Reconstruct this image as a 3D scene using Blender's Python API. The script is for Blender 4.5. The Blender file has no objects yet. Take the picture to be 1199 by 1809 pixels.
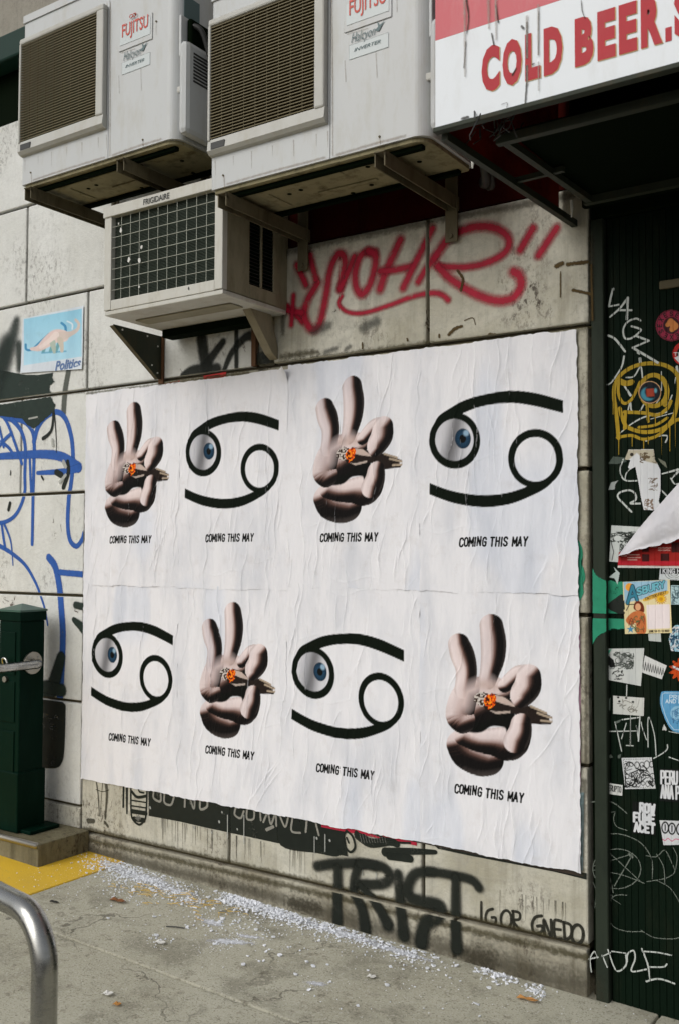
import bpy, bmesh, math, random
import numpy as np
from mathutils import Vector

# ------------------------------------------------------------------ camera, light
SC = bpy.context.scene
COL = SC.collection
PW, PH, FPX = 1199.0, 1809.0, 1760.0          # photograph size and focal length in its pixels
CAM = np.array([0.0, -3.25, 1.42])
YAW, PITCH, ROLL = math.radians(34.22), math.radians(2.42), math.radians(0.2)

def cam_axes():
    f = np.array([-math.sin(YAW)*math.cos(PITCH), math.cos(YAW)*math.cos(PITCH), math.sin(PITCH)])
    r = np.array([math.cos(YAW), math.sin(YAW), 0.0]); u = np.cross(r, f)
    r2 = r*math.cos(ROLL)+u*math.sin(ROLL); u2 = -r*math.sin(ROLL)+u*math.cos(ROLL)
    return np.array([r2, u2, f])
MX = cam_axes()
cam = bpy.data.cameras.new('camera'); cam_o = bpy.data.objects.new('camera', cam); COL.objects.link(cam_o)
from mathutils import Matrix
m = Matrix.Identity(4)
for i in range(3):
    m[i][0] = MX[0][i]; m[i][1] = MX[1][i]; m[i][2] = -MX[2][i]; m[i][3] = CAM[i]
cam_o.matrix_world = m
cam.sensor_fit = 'VERTICAL'; cam.sensor_height = 36.0; cam.sensor_width = 24.0
cam.lens = 36.0*FPX/PH
cam.clip_start = 0.05; cam.clip_end = 500
cam.dof.use_dof = True; cam.dof.focus_distance = 3.9; cam.dof.aperture_fstop = 5.6
SC.camera = cam_o

SUN_EL, SUN_AZ = math.radians(36), math.radians(200)   # azimuth measured clockwise from +y
world = bpy.data.worlds.new('World'); SC.world = world; world.use_nodes = True
wn = world.node_tree; wn.nodes.clear()
sky = wn.nodes.new('ShaderNodeTexSky'); sky.sky_type = 'NISHITA'; sky.sun_disc = False
sky.sun_elevation = SUN_EL; sky.sun_rotation = SUN_AZ
sky.air_density = 1.0; sky.dust_density = 3.0; sky.ozone_density = 1.0
hs = wn.nodes.new('ShaderNodeHueSaturation'); hs.inputs['Saturation'].default_value = 0.26
bgn = wn.nodes.new('ShaderNodeBackground'); bgn.inputs['Strength'].default_value = 0.135
wo = wn.nodes.new('ShaderNodeOutputWorld')
wn.links.new(sky.outputs[0], hs.inputs['Color']); wn.links.new(hs.outputs[0], bgn.inputs['Color'])
wn.links.new(bgn.outputs[0], wo.inputs['Surface'])
sun = bpy.data.lights.new('sun', 'SUN'); sun.energy = 1.15; sun.angle = math.radians(45)
sun.color = (1.0, 0.99, 0.93)
sun_o = bpy.data.objects.new('sun', sun); COL.objects.link(sun_o)
sd = Vector((math.sin(SUN_AZ)*math.cos(SUN_EL), math.cos(SUN_AZ)*math.cos(SUN_EL), math.sin(SUN_EL)))
sun_o.rotation_euler = sd.to_track_quat('Z', 'Y').to_euler(); sun_o.location = (0, -8, 9)
SC.view_settings.view_transform = 'Standard'; SC.view_settings.look = 'None'
SC.view_settings.exposure = -0.12; SC.view_settings.gamma = 1.0
SC.cycles.use_denoising = True
SC.cycles.max_bounces = 8; SC.cycles.transparent_max_bounces = 24

# ------------------------------------------------------------------ measuring helpers (photo pixel -> place)
def ray(x, y): return MX.T @ np.array([(x-PW/2)/FPX, -(y-PH/2)/FPX, 1.0])
def onY(x, y, Y=0.0): r = ray(x, y); return CAM + r*((Y-CAM[1])/r[1])
def onZ(x, y, Z=0.0): r = ray(x, y); return CAM + r*((Z-CAM[2])/r[2])
def onX(x, y, X): r = ray(x, y); return CAM + r*((X-CAM[0])/r[0])
def proj(P):
    P = np.asarray(P, float) - CAM; c = P @ MX.T
    return PW/2 + FPX*c[..., 0]/c[..., 2], PH/2 - FPX*c[..., 1]/c[..., 2]
def gz(x):
    x = min(max(x, -4.6), 0.4); return 0.03 - 0.031*(x+3.6)
def ground(x, y):
    X = -2.5
    for _ in range(12): q = onZ(x, y, gz(X)); X = q[0]
    return q
def lin(r, g, b, k=1.0):
    def c(v):
        v /= 255.0; return (v/12.92 if v <= 0.04045 else ((v+0.055)/1.055)**2.4)*k
    return np.array([c(r), c(g), c(b)])
rng = np.random.default_rng(7); random.seed(7)

# ------------------------------------------------------------------ object helpers
WO = {}
def setp(o, label=None, cat=None, group=None, kind=None):
    if label: o['label'] = label
    if cat: o['category'] = cat
    if group: o['group'] = group
    if kind: o['kind'] = kind
    return o
def thing(name, loc, label, cat, group=None, kind=None):
    o = bpy.data.objects.new(name, None); o.empty_display_size = 0.05
    COL.objects.link(o); o.location = loc; WO[o.name] = np.array(loc, float)
    return setp(o, label, cat, group, kind)
def link(name, V, F, mat, parent=None, smooth=False, attrs=None, cols=None):
    V = np.asarray(V, float).reshape(-1, 3)
    if parent is None:
        org = np.array([(V[:, 0].min()+V[:, 0].max())/2, (V[:, 1].min()+V[:, 1].max())/2, V[:, 2].min()])
    else: org = WO[parent.name]
    me = bpy.data.meshes.new(name)
    L = V - org
    if isinstance(F, np.ndarray):
        n = len(F); k = F.shape[1]
        me.vertices.add(len(L)); me.vertices.foreach_set('co', L.astype(np.float32).ravel())
        me.loops.add(n*k); me.loops.foreach_set('vertex_index', F.astype(np.int32).ravel())
        me.polygons.add(n); me.polygons.foreach_set('loop_start', np.arange(0, n*k, k, dtype=np.int32))
        me.update(calc_edges=True)
    else:
        me.from_pydata(L.tolist(), [], F); me.update()
    if smooth: me.polygons.foreach_set('use_smooth', np.ones(len(me.polygons), bool))
    if attrs:
        for an, av in attrs.items():
            a = me.attributes.new(an, 'FLOAT', 'POINT'); a.data.foreach_set('value', np.asarray(av, np.float32))
    if cols is not None:
        a = me.color_attributes.new('Col', 'FLOAT_COLOR', 'POINT')
        c4 = np.ones((len(V), 4), np.float32); c4[:, :3] = cols; a.data.foreach_set('color', c4.ravel())
    if mat is not None: me.materials.append(mat)
    o = bpy.data.objects.new(name, me); COL.objects.link(o)
    if parent is None: o.location = org
    else: o.parent = parent
    WO[o.name] = org
    return o
class MB:
    """collects solids into one mesh"""
    def __init__(s): s.V = []; s.F = []
    def add(s, V, F):
        n = len(s.V); s.V += [tuple(map(float, v)) for v in V]; s.F += [tuple(i+n for i in f) for f in F]; return s
    def box(s, x0, x1, y0, y1, z0, z1, bev=0.0, seg=1):
        if bev <= 0:
            V = [(x, y, z) for z in (z0, z1) for y in (y0, y1) for x in (x0, x1)]
            return s.add(V, [(0, 2, 3, 1), (4, 5, 7, 6), (0, 1, 5, 4), (2, 6, 7, 3), (0, 4, 6, 2), (1, 3, 7, 5)])
        bm = bmesh.new(); bmesh.ops.create_cube(bm, size=1.0)
        for v in bm.verts:
            v.co = Vector(((x0+x1)/2+v.co.x*(x1-x0), (y0+y1)/2+v.co.y*(y1-y0), (z0+z1)/2+v.co.z*(z1-z0)))
        bmesh.ops.bevel(bm, geom=bm.edges[:], offset=bev, segments=seg, affect='EDGES', profile=0.5)
        return s.bm(bm)
    def bm(s, bm):
        bm.verts.index_update()
        s.add([v.co for v in bm.verts], [tuple(v.index for v in f.verts) for f in bm.faces]); bm.free(); return s
    def prism(s, poly, axis, a, b):
        """extrude a 2D polygon (the two other axes, in order) along axis from a to b"""
        n = len(poly); V = []
        for t in (a, b):
            for p in poly:
                q = list(p); q.insert(axis, t); V.append(q)
        F = [tuple(range(n))[::-1], tuple(range(n, 2*n))]
        F += [(i, (i+1) % n, n+(i+1) % n, n+i) for i in range(n)]
        bm = bmesh.new(); vs = [bm.verts.new(v) for v in V]
        for f in F: bm.faces.new([vs[i] for i in f])
        bmesh.ops.recalc_face_normals(bm, faces=bm.faces[:]); return s.bm(bm)
    def tube(s, pts, r, n=12, caps=True):
        pts = [np.array(p, float) for p in pts]; rs = r if hasattr(r, '__len__') else [r]*len(pts)
        V = []; F = []; up = None
        for i, p in enumerate(pts):
            t = pts[min(i+1, len(pts)-1)] - pts[max(i-1, 0)]; t /= np.linalg.norm(t)
            if up is None:
                up = np.array([0, 0, 1.0]) if abs(t[2]) < .9 else np.array([1.0, 0, 0])
            a = np.cross(t, up); a /= np.linalg.norm(a); b = np.cross(a, t); up = b
            for k in range(n):
                th = 2*math.pi*k/n; V.append(p + rs[i]*(math.cos(th)*a+math.sin(th)*b))
        for i in range(len(pts)-1):
            for k in range(n): F.append((i*n+k, i*n+(k+1) % n, (i+1)*n+(k+1) % n, (i+1)*n+k))
        if caps: F += [tuple(range(n))[::-1], tuple(range((len(pts)-1)*n, len(pts)*n))]
        return s.add(V, F)
    def bar(s, p, q, w, h):
        """rectangular bar from p to q: w sideways, h up"""
        p = np.array(p, float); q = np.array(q, float); t = (q-p)/np.linalg.norm(q-p)
        a = np.cross(t, [0, 0, 1.0]); a /= np.linalg.norm(a); b = np.cross(a, t)
        V = [c + sx*a*w/2 + sz*b*h/2 for c in (p, q) for sx, sz in ((-1, -1), (1, -1), (1, 1), (-1, 1))]
        return s.add(V, [(3, 2, 1, 0), (4, 5, 6, 7), (0, 1, 5, 4), (1, 2, 6, 5), (2, 3, 7, 6), (3, 0, 4, 7)])
    def out(s, name, mat, parent=None, smooth=False):
        return link(name, s.V, s.F, mat, parent, smooth)
def rounded(x0, x1, y0, y1, radii, n=6):
    """plan polygon with corner radii in order (x0,y0),(x1,y0),(x1,y1),(x0,y1)"""
    P = []
    for (cx, cy, sx, sy, a0), r in zip(((x0, y0, 1, 1, 180), (x1, y0, -1, 1, 270), (x1, y1, -1, -1, 0), (x0, y1, 1, -1, 90)), radii):
        if r <= 0: P.append((cx, cy)); continue
        for k in range(n+1):
            a = math.radians(a0 + 90*k/n); P.append((cx+sx*r+r*math.cos(a), cy+sy*r+r*math.sin(a)))
    return P

# ------------------------------------------------------------------ materials
class G:
    def __init__(s, name):
        s.m = bpy.data.materials.new(name); s.m.use_nodes = True; s.t = s.m.node_tree; s.t.nodes.clear()
        s.o = s.n('ShaderNodeOutputMaterial'); s.b = s.n('ShaderNodeBsdfPrincipled'); s.l(s.b.outputs[0], s.o.inputs[0])
    def n(s, k, **kw):
        x = s.t.nodes.new(k)
        for a, v in kw.items(): setattr(x, a, v)
        return x
    def l(s, a, b): s.t.links.new(a, b)
    def pos(s, scale=(1, 1, 1)):
        if not hasattr(s, 'pc'): s.pc = {}
        if None not in s.pc: s.pc[None] = s.n('ShaderNodeNewGeometry').outputs['Position']
        if scale == (1, 1, 1): return s.pc[None]
        if scale not in s.pc:
            mp = s.n('ShaderNodeVectorMath', operation='MULTIPLY'); mp.inputs[1].default_value = scale
            s.l(s.pc[None], mp.inputs[0]); s.pc[scale] = mp.outputs[0]
        return s.pc[scale]
    def noise(s, scale, detail=4, rough=.55, vec=None, st=(1, 1, 1), dist=0.0):
        x = s.n('ShaderNodeTexNoise'); x.inputs['Scale'].default_value = scale; x.inputs['Detail'].default_value = detail
        x.inputs['Roughness'].default_value = rough; x.inputs['Distortion'].default_value = dist
        s.l(vec or s.pos(st), x.inputs['Vector']); return x.outputs[0]
    def ramp(s, f, stops):
        x = s.n('ShaderNodeValToRGB'); e = x.color_ramp.elements
        while len(e) < len(stops): e.new(0.5)
        for el, (p, c) in zip(e, stops):
            el.position = p; el.color = (c, c, c, 1) if not hasattr(c, '__len__') else (*c, 1)
        s.l(f, x.inputs[0]); return x.outputs[0]
    def mix(s, f, a, b, mode='MIX'):
        x = s.n('ShaderNodeMix', data_type='RGBA', blend_type=mode)
        for sock, v in ((x.inputs[0], f), (x.inputs[6], a), (x.inputs[7], b)):
            if hasattr(v, 'is_output') or isinstance(v, bpy.types.NodeSocket): s.l(v, sock)
            elif hasattr(v, '__len__'): sock.default_value = (*v, 1)
            else: sock.default_value = v
        return x.outputs[2]
    def math(s, op, a, b=0.0):
        x = s.n('ShaderNodeMath', operation=op)
        for sock, v in ((x.inputs[0], a), (x.inputs[1], b)):
            if isinstance(v, bpy.types.NodeSocket): s.l(v, sock)
            else: sock.default_value = v
        return x.outputs[0]
    def bump(s, h, strength=.3, dist=.01):
        x = s.n('ShaderNodeBump'); x.inputs['Strength'].default_value = strength; x.inputs['Distance'].default_value = dist
        s.l(h, x.inputs['Height']); s.l(x.outputs[0], s.b.inputs['Normal'])
    def fin(s, color=None, rough=.6, metal=0.0, spec=.4):
        if isinstance(color, bpy.types.NodeSocket): s.l(color, s.b.inputs['Base Color'])
        elif color is not None: s.b.inputs['Base Color'].default_value = (*color, 1)
        if isinstance(rough, bpy.types.NodeSocket): s.l(rough, s.b.inputs['Roughness'])
        else: s.b.inputs['Roughness'].default_value = rough
        s.b.inputs['Metallic'].default_value = metal; s.b.inputs['Specular IOR Level'].default_value = spec
        return s.m

def m_concrete(name, base, grime, amount=.55, chips=True, streak=.4, specks=(.09, .06, .045), rough=.85, clus=.5, grain=.26):
    g = G(name)
    a = g.noise(1.7, 8, .66, dist=.5); a = g.ramp(a, [(.40, 0), (.66, 1)])
    c = g.mix(g.math('MULTIPLY', a, amount), base, grime)
    a2 = g.ramp(g.noise(7.5, 8, .7, dist=.8), [(.47, 0), (.62, 1)])
    c = g.mix(g.math('MULTIPLY', a2, amount*.5), c, tuple(x*.62 for x in base))
    st = g.noise(5, 7, .68, st=(3.6, 3.6, .22)); st = g.ramp(st, [(.50, 0), (.68, 1)])
    c = g.mix(g.math('MULTIPLY', st, streak), c, tuple(x*.5 for x in grime))
    f = g.noise(60, 4, .75); c = g.mix(g.math('MULTIPLY', g.ramp(f, [(.36, 1), (.50, 0)]), grain), c, tuple(x*.5 for x in base))
    # dirt in clusters of small specks
    cl = g.ramp(g.noise(2.6, 4, .6), [(.50, 0), (.66, 1)]); sp = g.ramp(g.noise(38, 6, .8, st=(1.3, 1.3, .8)), [(.50, 0), (.60, 1)])
    c = g.mix(g.math('MULTIPLY', g.math('MULTIPLY', cl, sp), clus), c, tuple(x*.5 for x in specks))
    hgt = g.math('ADD', g.noise(70, 6, .7), g.math('MULTIPLY', g.noise(14, 5, .6), .8))
    if chips:
        v = g.noise(6.5, 10, .74, dist=.9); k = g.ramp(v, [(.665, 0), (.685, 1)])
        c = g.mix(g.math('MULTIPLY', k, .9), c, specks)
        hgt = g.math('SUBTRACT', hgt, g.math('MULTIPLY', k, 1.5))
    g.bump(hgt, .6, .006)
    return g.fin(c, rough, 0, .2)
def m_plain(name, base, var=.25, rough=.5, metal=0.0, nscale=12, dirt=None, dirt_amt=.5, bump=.1, spec=.4):
    g = G(name)
    a = g.ramp(g.noise(nscale, 5, .6), [(.3, 0), (.75, 1)])
    c = g.mix(g.math('MULTIPLY', a, var), base, tuple(x*.55 for x in base))
    if dirt:
        k = g.ramp(g.noise(6, 7, .7, st=(2, 2, .6)), [(.5, 0), (.7, 1)]); c = g.mix(g.math('MULTIPLY', k, dirt_amt), c, dirt)
    g.bump(g.noise(90, 4, .6), bump, .003)
    return g.fin(c, rough, metal, spec)
def m_print(name, rough=.75, stain=.12):
    g = G(name)
    at = g.n('ShaderNodeVertexColor'); at.layer_name = 'Col'
    k = g.ramp(g.noise(5, 5, .6, st=(1.6, 1.6, .5)), [(.45, 0), (.75, 1)])
    c = g.mix(g.math('MULTIPLY', k, stain*2.2), at.outputs[0], (.50, .55, .62), 'MULTIPLY')
    k2 = g.ramp(g.noise(14, 6, .7), [(.55, 0), (.7, 1)])
    c = g.mix(g.math('MULTIPLY', k2, stain), c, (.62, .56, .5), 'MULTIPLY')
    g.bump(g.math('ADD', g.noise(60, 5, .6, st=(2.2, 2.2, .45)), g.math('MULTIPLY', g.noise(16, 4, .55, st=(2.6, 2.6, .35)), 2.0)), .4, .003)
    return g.fin(c, rough, 0, .12)
WALL_Z = (.116, .224, .713, 1.217, 1.713, 2.203, 2.688)
def m_paint(name, color, soft, rough=.55, opacity=.95, speck=.35, nscale=180, gaps=None):
    """paint laid on another surface; 'd' is 0 on the stroke's middle, 1 on its edge; it does not bridge open joints"""
    g = G(name)
    at = g.n('ShaderNodeAttribute'); at.attribute_name = 'd'
    nz = g.noise(nscale, 3, .6)
    d = g.math('ADD', at.outputs['Fac'], g.math('MULTIPLY', g.math('SUBTRACT', nz, .5), speck))
    mr = g.n('ShaderNodeMapRange', interpolation_type='SMOOTHSTEP')
    mr.inputs['From Min'].default_value = 1.0-soft; mr.inputs['From Max'].default_value = 1.0
    mr.inputs['To Min'].default_value = opacity; mr.inputs['To Max'].default_value = 0.0
    g.l(d, mr.inputs['Value'])
    al = g.math('MULTIPLY', mr.outputs[0], g.ramp(g.noise(13, 8, .75), [(.30, .55), (.42, 1)]))
    sx = g.n('ShaderNodeSeparateXYZ'); g.l(g.pos(), sx.inputs[0])
    if gaps == 'door':
        fr = g.math('FRACT', g.math('DIVIDE', g.math('ADD', sx.outputs[0], 1.134+.0222*200), .0222))
        al = g.math('MULTIPLY', al, g.math('GREATER_THAN', g.math('SUBTRACT', .5, g.math('ABSOLUTE', g.math('SUBTRACT', fr, .5))), .05))
    else:
        for z in (WALL_Z if gaps == 'left' else tuple(q for q in WALL_Z if q != .224)): al = g.math('MULTIPLY', al, g.math('GREATER_THAN', g.math('ABSOLUTE', g.math('SUBTRACT', sx.outputs[2], z)), .0085))
        for x in {'left': (-3.678,), 'top': (-1.812,)}.get(gaps, ()): al = g.math('MULTIPLY', al, g.math('GREATER_THAN', g.math('ABSOLUTE', g.math('SUBTRACT', sx.outputs[0], x)), .0080))
    v = g.ramp(g.noise(30, 3), [(.3, 0), (.7, 1)])
    c = g.mix(v, color, tuple(x*.8 for x in color))
    g.fin(c, rough, 0, .15)
    tr = g.n('ShaderNodeBsdfTransparent'); ms = g.n('ShaderNodeMixShader')
    g.l(al, ms.inputs[0]); g.l(tr.outputs[0], ms.inputs[1]); g.l(g.b.outputs[0], ms.inputs[2]); g.l(ms.outputs[0], g.o.inputs[0])
    return g.m

M = {}
M['wall_white'] = m_concrete('painted_concrete_white', (.67, .675, .65), (.47, .465, .41), .36, True, .12, clus=.55, grain=.16)
M['wall_beige'] = m_concrete('painted_concrete_beige', (.60, .58, .50), (.33, .305, .225), .85, True, .38, clus=.9, grain=.36)
M['wall_raw'] = m_concrete('worn_concrete', (.50, .475, .385), (.20, .17, .11), .95, True, .55, clus=.95, grain=.55)
M['base'] = m_concrete('base_concrete', (.47, .445, .36), (.16, .135, .085), .95, True, .5, clus=.95, grain=.6)
M['mortar'] = m_plain('joint_dirt', (.075, .062, .035), .6, .95, bump=.4)
M['upper'] = m_concrete('upper_stucco', (.30, .28, .235), (.2, .18, .14), .5, False, .3)
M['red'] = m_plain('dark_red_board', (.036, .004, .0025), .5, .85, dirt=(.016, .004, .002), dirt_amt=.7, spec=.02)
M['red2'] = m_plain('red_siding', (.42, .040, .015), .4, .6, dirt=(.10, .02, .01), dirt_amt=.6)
M['green_fascia'] = m_plain('dark_green_fascia', (.005, .028, .019), .3, .5, spec=.15)
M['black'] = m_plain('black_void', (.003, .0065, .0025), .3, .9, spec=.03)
M['door'] = m_plain('door_green_black', (.0026, .0088, .0042), .5, .65, nscale=5, dirt=(.015, .017, .009), dirt_amt=.4, bump=.25, spec=.06)
M['jamb'] = m_plain('grey_steel_jamb', (.020, .028, .018), .5, .7, nscale=4, dirt=(.009, .014, .009), dirt_amt=.9, spec=.2)
M['ac'] = m_plain('condenser_enamel', (.475, .487, .485), .14, .42, nscale=2.2, dirt=(.34, .31, .23), dirt_amt=.4, bump=.06)
M['ac_grille'] = m_plain('grille_plastic', (.44, .435, .40), .2, .5, dirt=(.3, .26, .17), dirt_amt=.35)
M['ac_slat'] = m_plain('grille_slat', (.15, .125, .068), .3, .6, spec=.2)
M['ac_in'] = m_plain('fan_cavity', (.010, .009, .005), .3, .9, spec=.1)
M['ac_under'] = m_plain('dirty_shaded_base_pan', (.27, .24, .14), .6, .8, nscale=8, dirt=(.06, .046, .02), dirt_amt=.9, spec=.15)  # pan dirt, darkened further to stand in for shade under the units
M['badge'] = m_plain('badge_grey', (.50, .54, .54), .1, .4)
M['badge_red'] = m_plain('badge_red_ink', (.50, .055, .03), .1, .5)
M['badge_teal'] = m_plain('badge_teal_ink', (.075, .125, .13), .1, .5)
M['ink'] = m_plain('dark_ink', (.02, .02, .018), .1, .5)
M['steel_dirty'] = m_plain('dirty_bracket_steel', (.13, .11, .065), .5, .65, dirt=(.03, .022, .010), dirt_amt=.8, spec=.2)
M['steel_dark'] = m_plain('dark_awning_steel', (.030, .036, .024), .5, .6, spec=.2, dirt=(.10, .055, .02), dirt_amt=.3)
M['fin'] = m_plain('condenser_fins', (.050, .064, .048), .4, .6, spec=.1)
M['wire'] = m_plain('grille_wire', (.45, .46, .39), .1, .5)
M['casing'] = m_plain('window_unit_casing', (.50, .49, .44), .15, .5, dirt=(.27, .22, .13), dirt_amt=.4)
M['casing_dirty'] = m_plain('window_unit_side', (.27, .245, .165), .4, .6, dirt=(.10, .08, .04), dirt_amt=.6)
M['wood'] = m_plain('weathered_wood', (.27, .235, .16), .5, .8, dirt=(.1, .08, .05), dirt_amt=.5)
M['sign_white'] = m_plain('sign_vinyl_white', (.66, .69, .72), .06, .4, nscale=4, dirt=(.42, .41, .38), dirt_amt=.25, bump=.03)
M['sign_red'] = m_plain('sign_vinyl_red', (.50, .055, .075), .2, .42, nscale=4, dirt=(.5, .2, .2), dirt_amt=.3, bump=.03)
def m_vinyl():
    g = G('red_translucent_vinyl'); c = g.mix(g.ramp(g.noise(5, 6, .7), [(.4, 0), (.65, 1)]), (.22, .022, .010), (.09, .010, .006)); g.fin(c, .5, 0, .2)
    t = g.n('ShaderNodeBsdfTranslucent'); g.l(c, t.inputs['Color']); x = g.n('ShaderNodeMixShader'); x.inputs[0].default_value = .3
    g.l(g.b.outputs[0], x.inputs[1]); g.l(t.outputs[0], x.inputs[2]); g.l(x.outputs[0], g.o.inputs[0]); return g.m
M['vinyl_side'] = m_vinyl()
M['sign_letter'] = m_plain('sign_letter_red', (.42, .022, .032), .25, .5, nscale=20, dirt=(.5, .3, .3), dirt_amt=.08, spec=.2)
M['yellow_edge'] = m_plain('letter_edge_yellow', (.62, .42, .16), .1, .5)
M['print'] = m_print('printed_paper', .75, .2)
M['print_door'] = m_print('printed_sticker', .5, .18)
M['post'] = m_plain('post_green_enamel', (.0012, .0125, .0070), .4, .5, nscale=6, dirt=(.004, .022, .014), dirt_amt=.45, bump=.12, spec=.045)
M['post_cap'] = m_plain('post_cap_green', (.045, .10, .075), .2, .35)
M['chrome'] = m_plain('brushed_stainless', (.40, .395, .37), .25, .24, 1.0, nscale=30, bump=.05)
def m_steel():
    g = G('smudged_stainless'); k = g.ramp(g.noise(9, 7, .7), [(.4, 0), (.65, 1)]); sc_ = g.ramp(g.noise(40, 6, .8, st=(.35, .35, 1.4)), [(.5, 0), (.62, 1)])
    c = g.mix(g.math('MULTIPLY', k, .5), (.42, .42, .40), (.26, .255, .235)); c = g.mix(g.math('MULTIPLY', sc_, .35), c, (.16, .155, .14))
    r = g.math('ADD', .16, g.math('ADD', g.math('MULTIPLY', k, .18), g.math('MULTIPLY', sc_, .15))); g.bump(g.noise(120, 4, .7), .06, .002); return g.fin(c, r, 1.0, .5)
M['chrome'] = m_steel()
M['nosing'] = m_plain('steel_nosing', (.40, .38, .33), .3, .4, 1.0)
M['plinth'] = m_concrete('plinth_concrete', (.215, .195, .125), (.10, .086, .045), .9, False, .6, clus=.8, grain=.4)
M['rust'] = m_plain('rusty_strip', (.11, .05, .02), .5, .85)
M['salt'] = m_plain('rock_salt', (.78, .80, .85), .3, .6, nscale=40)
M['straw'] = m_plain('yellow_straw', (.60, .40, .08), .3, .7)
M['leaf'] = m_plain('dead_leaf', (.20, .075, .02), .4, .7)
M['litter'] = m_plain('white_litter', (.65, .64, .60), .2, .8)

def m_sidewalk():
    g = G('sidewalk_concrete')
    c = g.mix(g.ramp(g.noise(1.3, 6, .6), [(.35, 0), (.7, 1)]), (.475, .46, .37), (.355, .335, .255))
    c = g.mix(g.math('MULTIPLY', g.ramp(g.noise(4.5, 7, .68, dist=.4), [(.50, 0), (.64, 1)]), .6), c, (.19, .18, .135))
    c = g.mix(g.math('MULTIPLY', g.ramp(g.noise(26, 5, .75), [(.56, 0), (.66, 1)]), .55), c, (.12, .10, .068))
    c = g.mix(g.math('MULTIPLY', g.ramp(g.noise(110, 2, .6), [(.56, 0), (.66, 1)]), .55), c, (.54, .52, .45))
    c = g.mix(g.math('MULTIPLY', g.ramp(g.noise(140, 2, .6, st=(1, 1.1, 1)), [(.33, 1), (.43, 0)]), .65), c, (.10, .09, .06))
    vo = g.n('ShaderNodeTexVoronoi'); vo.inputs['Scale'].default_value = 3.2; g.l(g.pos(), vo.inputs['Vector'])
    gum = g.math('MULTIPLY', g.math('LESS_THAN', g.math('ADD', vo.outputs['Distance'], g.math('MULTIPLY', g.noise(30, 3), .05)), .085), g.math('GREATER_THAN', g.noise(1.1, 2), .47))
    c = g.mix(g.math('MULTIPLY', gum, .55), c, (.07, .065, .05))
    vc_ = g.n('ShaderNodeTexVoronoi', feature='DISTANCE_TO_EDGE'); vc_.inputs['Scale'].default_value = .9
    wv = g.n('ShaderNodeVectorMath', operation='ADD'); g.l(g.pos(), wv.inputs[0]); nz_ = g.n('ShaderNodeTexNoise'); nz_.inputs['Scale'].default_value = 4.0; nz_.inputs['Detail'].default_value = 6; g.l(g.pos(), nz_.inputs['Vector'])
    ml = g.n('ShaderNodeVectorMath', operation='SCALE'); ml.inputs['Scale'].default_value = .45; g.l(nz_.outputs['Color'], ml.inputs[0]); g.l(ml.outputs[0], wv.inputs[1]); g.l(wv.outputs[0], vc_.inputs['Vector'])
    crk = g.math('MULTIPLY', g.math('LESS_THAN', vc_.outputs['Distance'], .0035), g.ramp(g.noise(2.0, 3), [(.45, 0), (.55, 1)]))
    c = g.mix(g.math('MULTIPLY', crk, .6), c, (.06, .05, .035))
    g.bump(g.noise(130, 5, .7), .6, .004)
    return g.fin(c, .85, 0, .25)
M['sidewalk'] = m_sidewalk()
def m_yellow():
    g = G('yellow_ground_paint')
    c = g.mix(g.ramp(g.noise(4, 6, .6), [(.35, 0), (.75, 1)]), (.74, .47, .030), (.62, .40, .045))
    c = g.mix(g.math('MULTIPLY', g.ramp(g.noise(40, 6, .7), [(.6, 0), (.68, 1)]), .5), c, (.35, .28, .16))
    g.bump(g.noise(160, 4, .7), .5, .004); return g.fin(c, .7, 0, .35)
M['yellow'] = m_yellow()
M['asphalt'] = m_plain('asphalt', (.055, .055, .052), .4, .9, nscale=3, bump=.5)

# ------------------------------------------------------------------ flat-print helpers
def seg_dist(P, poly, closed=False):
    D = np.full(len(P), 1e9); n = len(poly)
    for i in range(n if closed else n-1):
        a = np.array(poly[i], float); b = np.array(poly[(i+1) % n], float); ab = b-a
        t = np.clip(((P-a) @ ab)/max(ab @ ab, 1e-9), 0, 1)
        D = np.minimum(D, np.hypot(P[:, 0]-a[0]-t*ab[0], P[:, 1]-a[1]-t*ab[1]))
    return D
def inside(P, poly):
    r = np.zeros(len(P), bool); n = len(poly)
    for i in range(n):
        x1, y1 = poly[i]; x2, y2 = poly[(i+1) % n]
        c = ((y1 > P[:, 1]) != (y2 > P[:, 1]))
        with np.errstate(divide='ignore', invalid='ignore'):
            r ^= c & (P[:, 0] < (x2-x1)*(P[:, 1]-y1)/(y2-y1+1e-12)+x1)
    return r
def spline(pts, n=8, closed=False):
    p = [np.array(q, float) for q in pts]
    if len(p) < 3 and not closed: n = 1 if len(p) < 2 else n
    out = []; N = len(p)
    for i in range(N if closed else N-1):
        if closed: a, b, c, d = p[i-1], p[i], p[(i+1) % N], p[(i+2) % N]
        else: a, b, c, d = p[max(i-1, 0)], p[i], p[i+1], p[min(i+2, N-1)]
        for k in range(n):
            t = k/n; out.append(.5*((2*b)+(c-a)*t+(2*a-5*b+4*c-d)*t*t+(3*b-a-3*c+d)*t**3))
    if not closed: out.append(p[-1])
    return out
def cover(P, poly, aa): 
    d = seg_dist(P, poly, True); return np.clip(np.where(inside(P, poly), d, -d)/aa+.5, 0, 1)
def stro(P, poly, w, aa): return np.clip((w/2-seg_dist(P, poly))/aa+.5, 0, 1)
def ell(P, cx, cy, rx, ry, aa, rot=0.0):
    x = P[:, 0]-cx; y = P[:, 1]-cy; c, s = math.cos(rot), math.sin(rot); x, y = x*c+y*s, -x*s+y*c
    q = np.hypot(x/rx, y/ry); return np.clip((1-q)*min(rx, ry)/aa+.5, 0, 1)
def over(C, a, col):
    C[:] = C*(1-a[:, None]) + np.asarray(col)*a[:, None]
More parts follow.
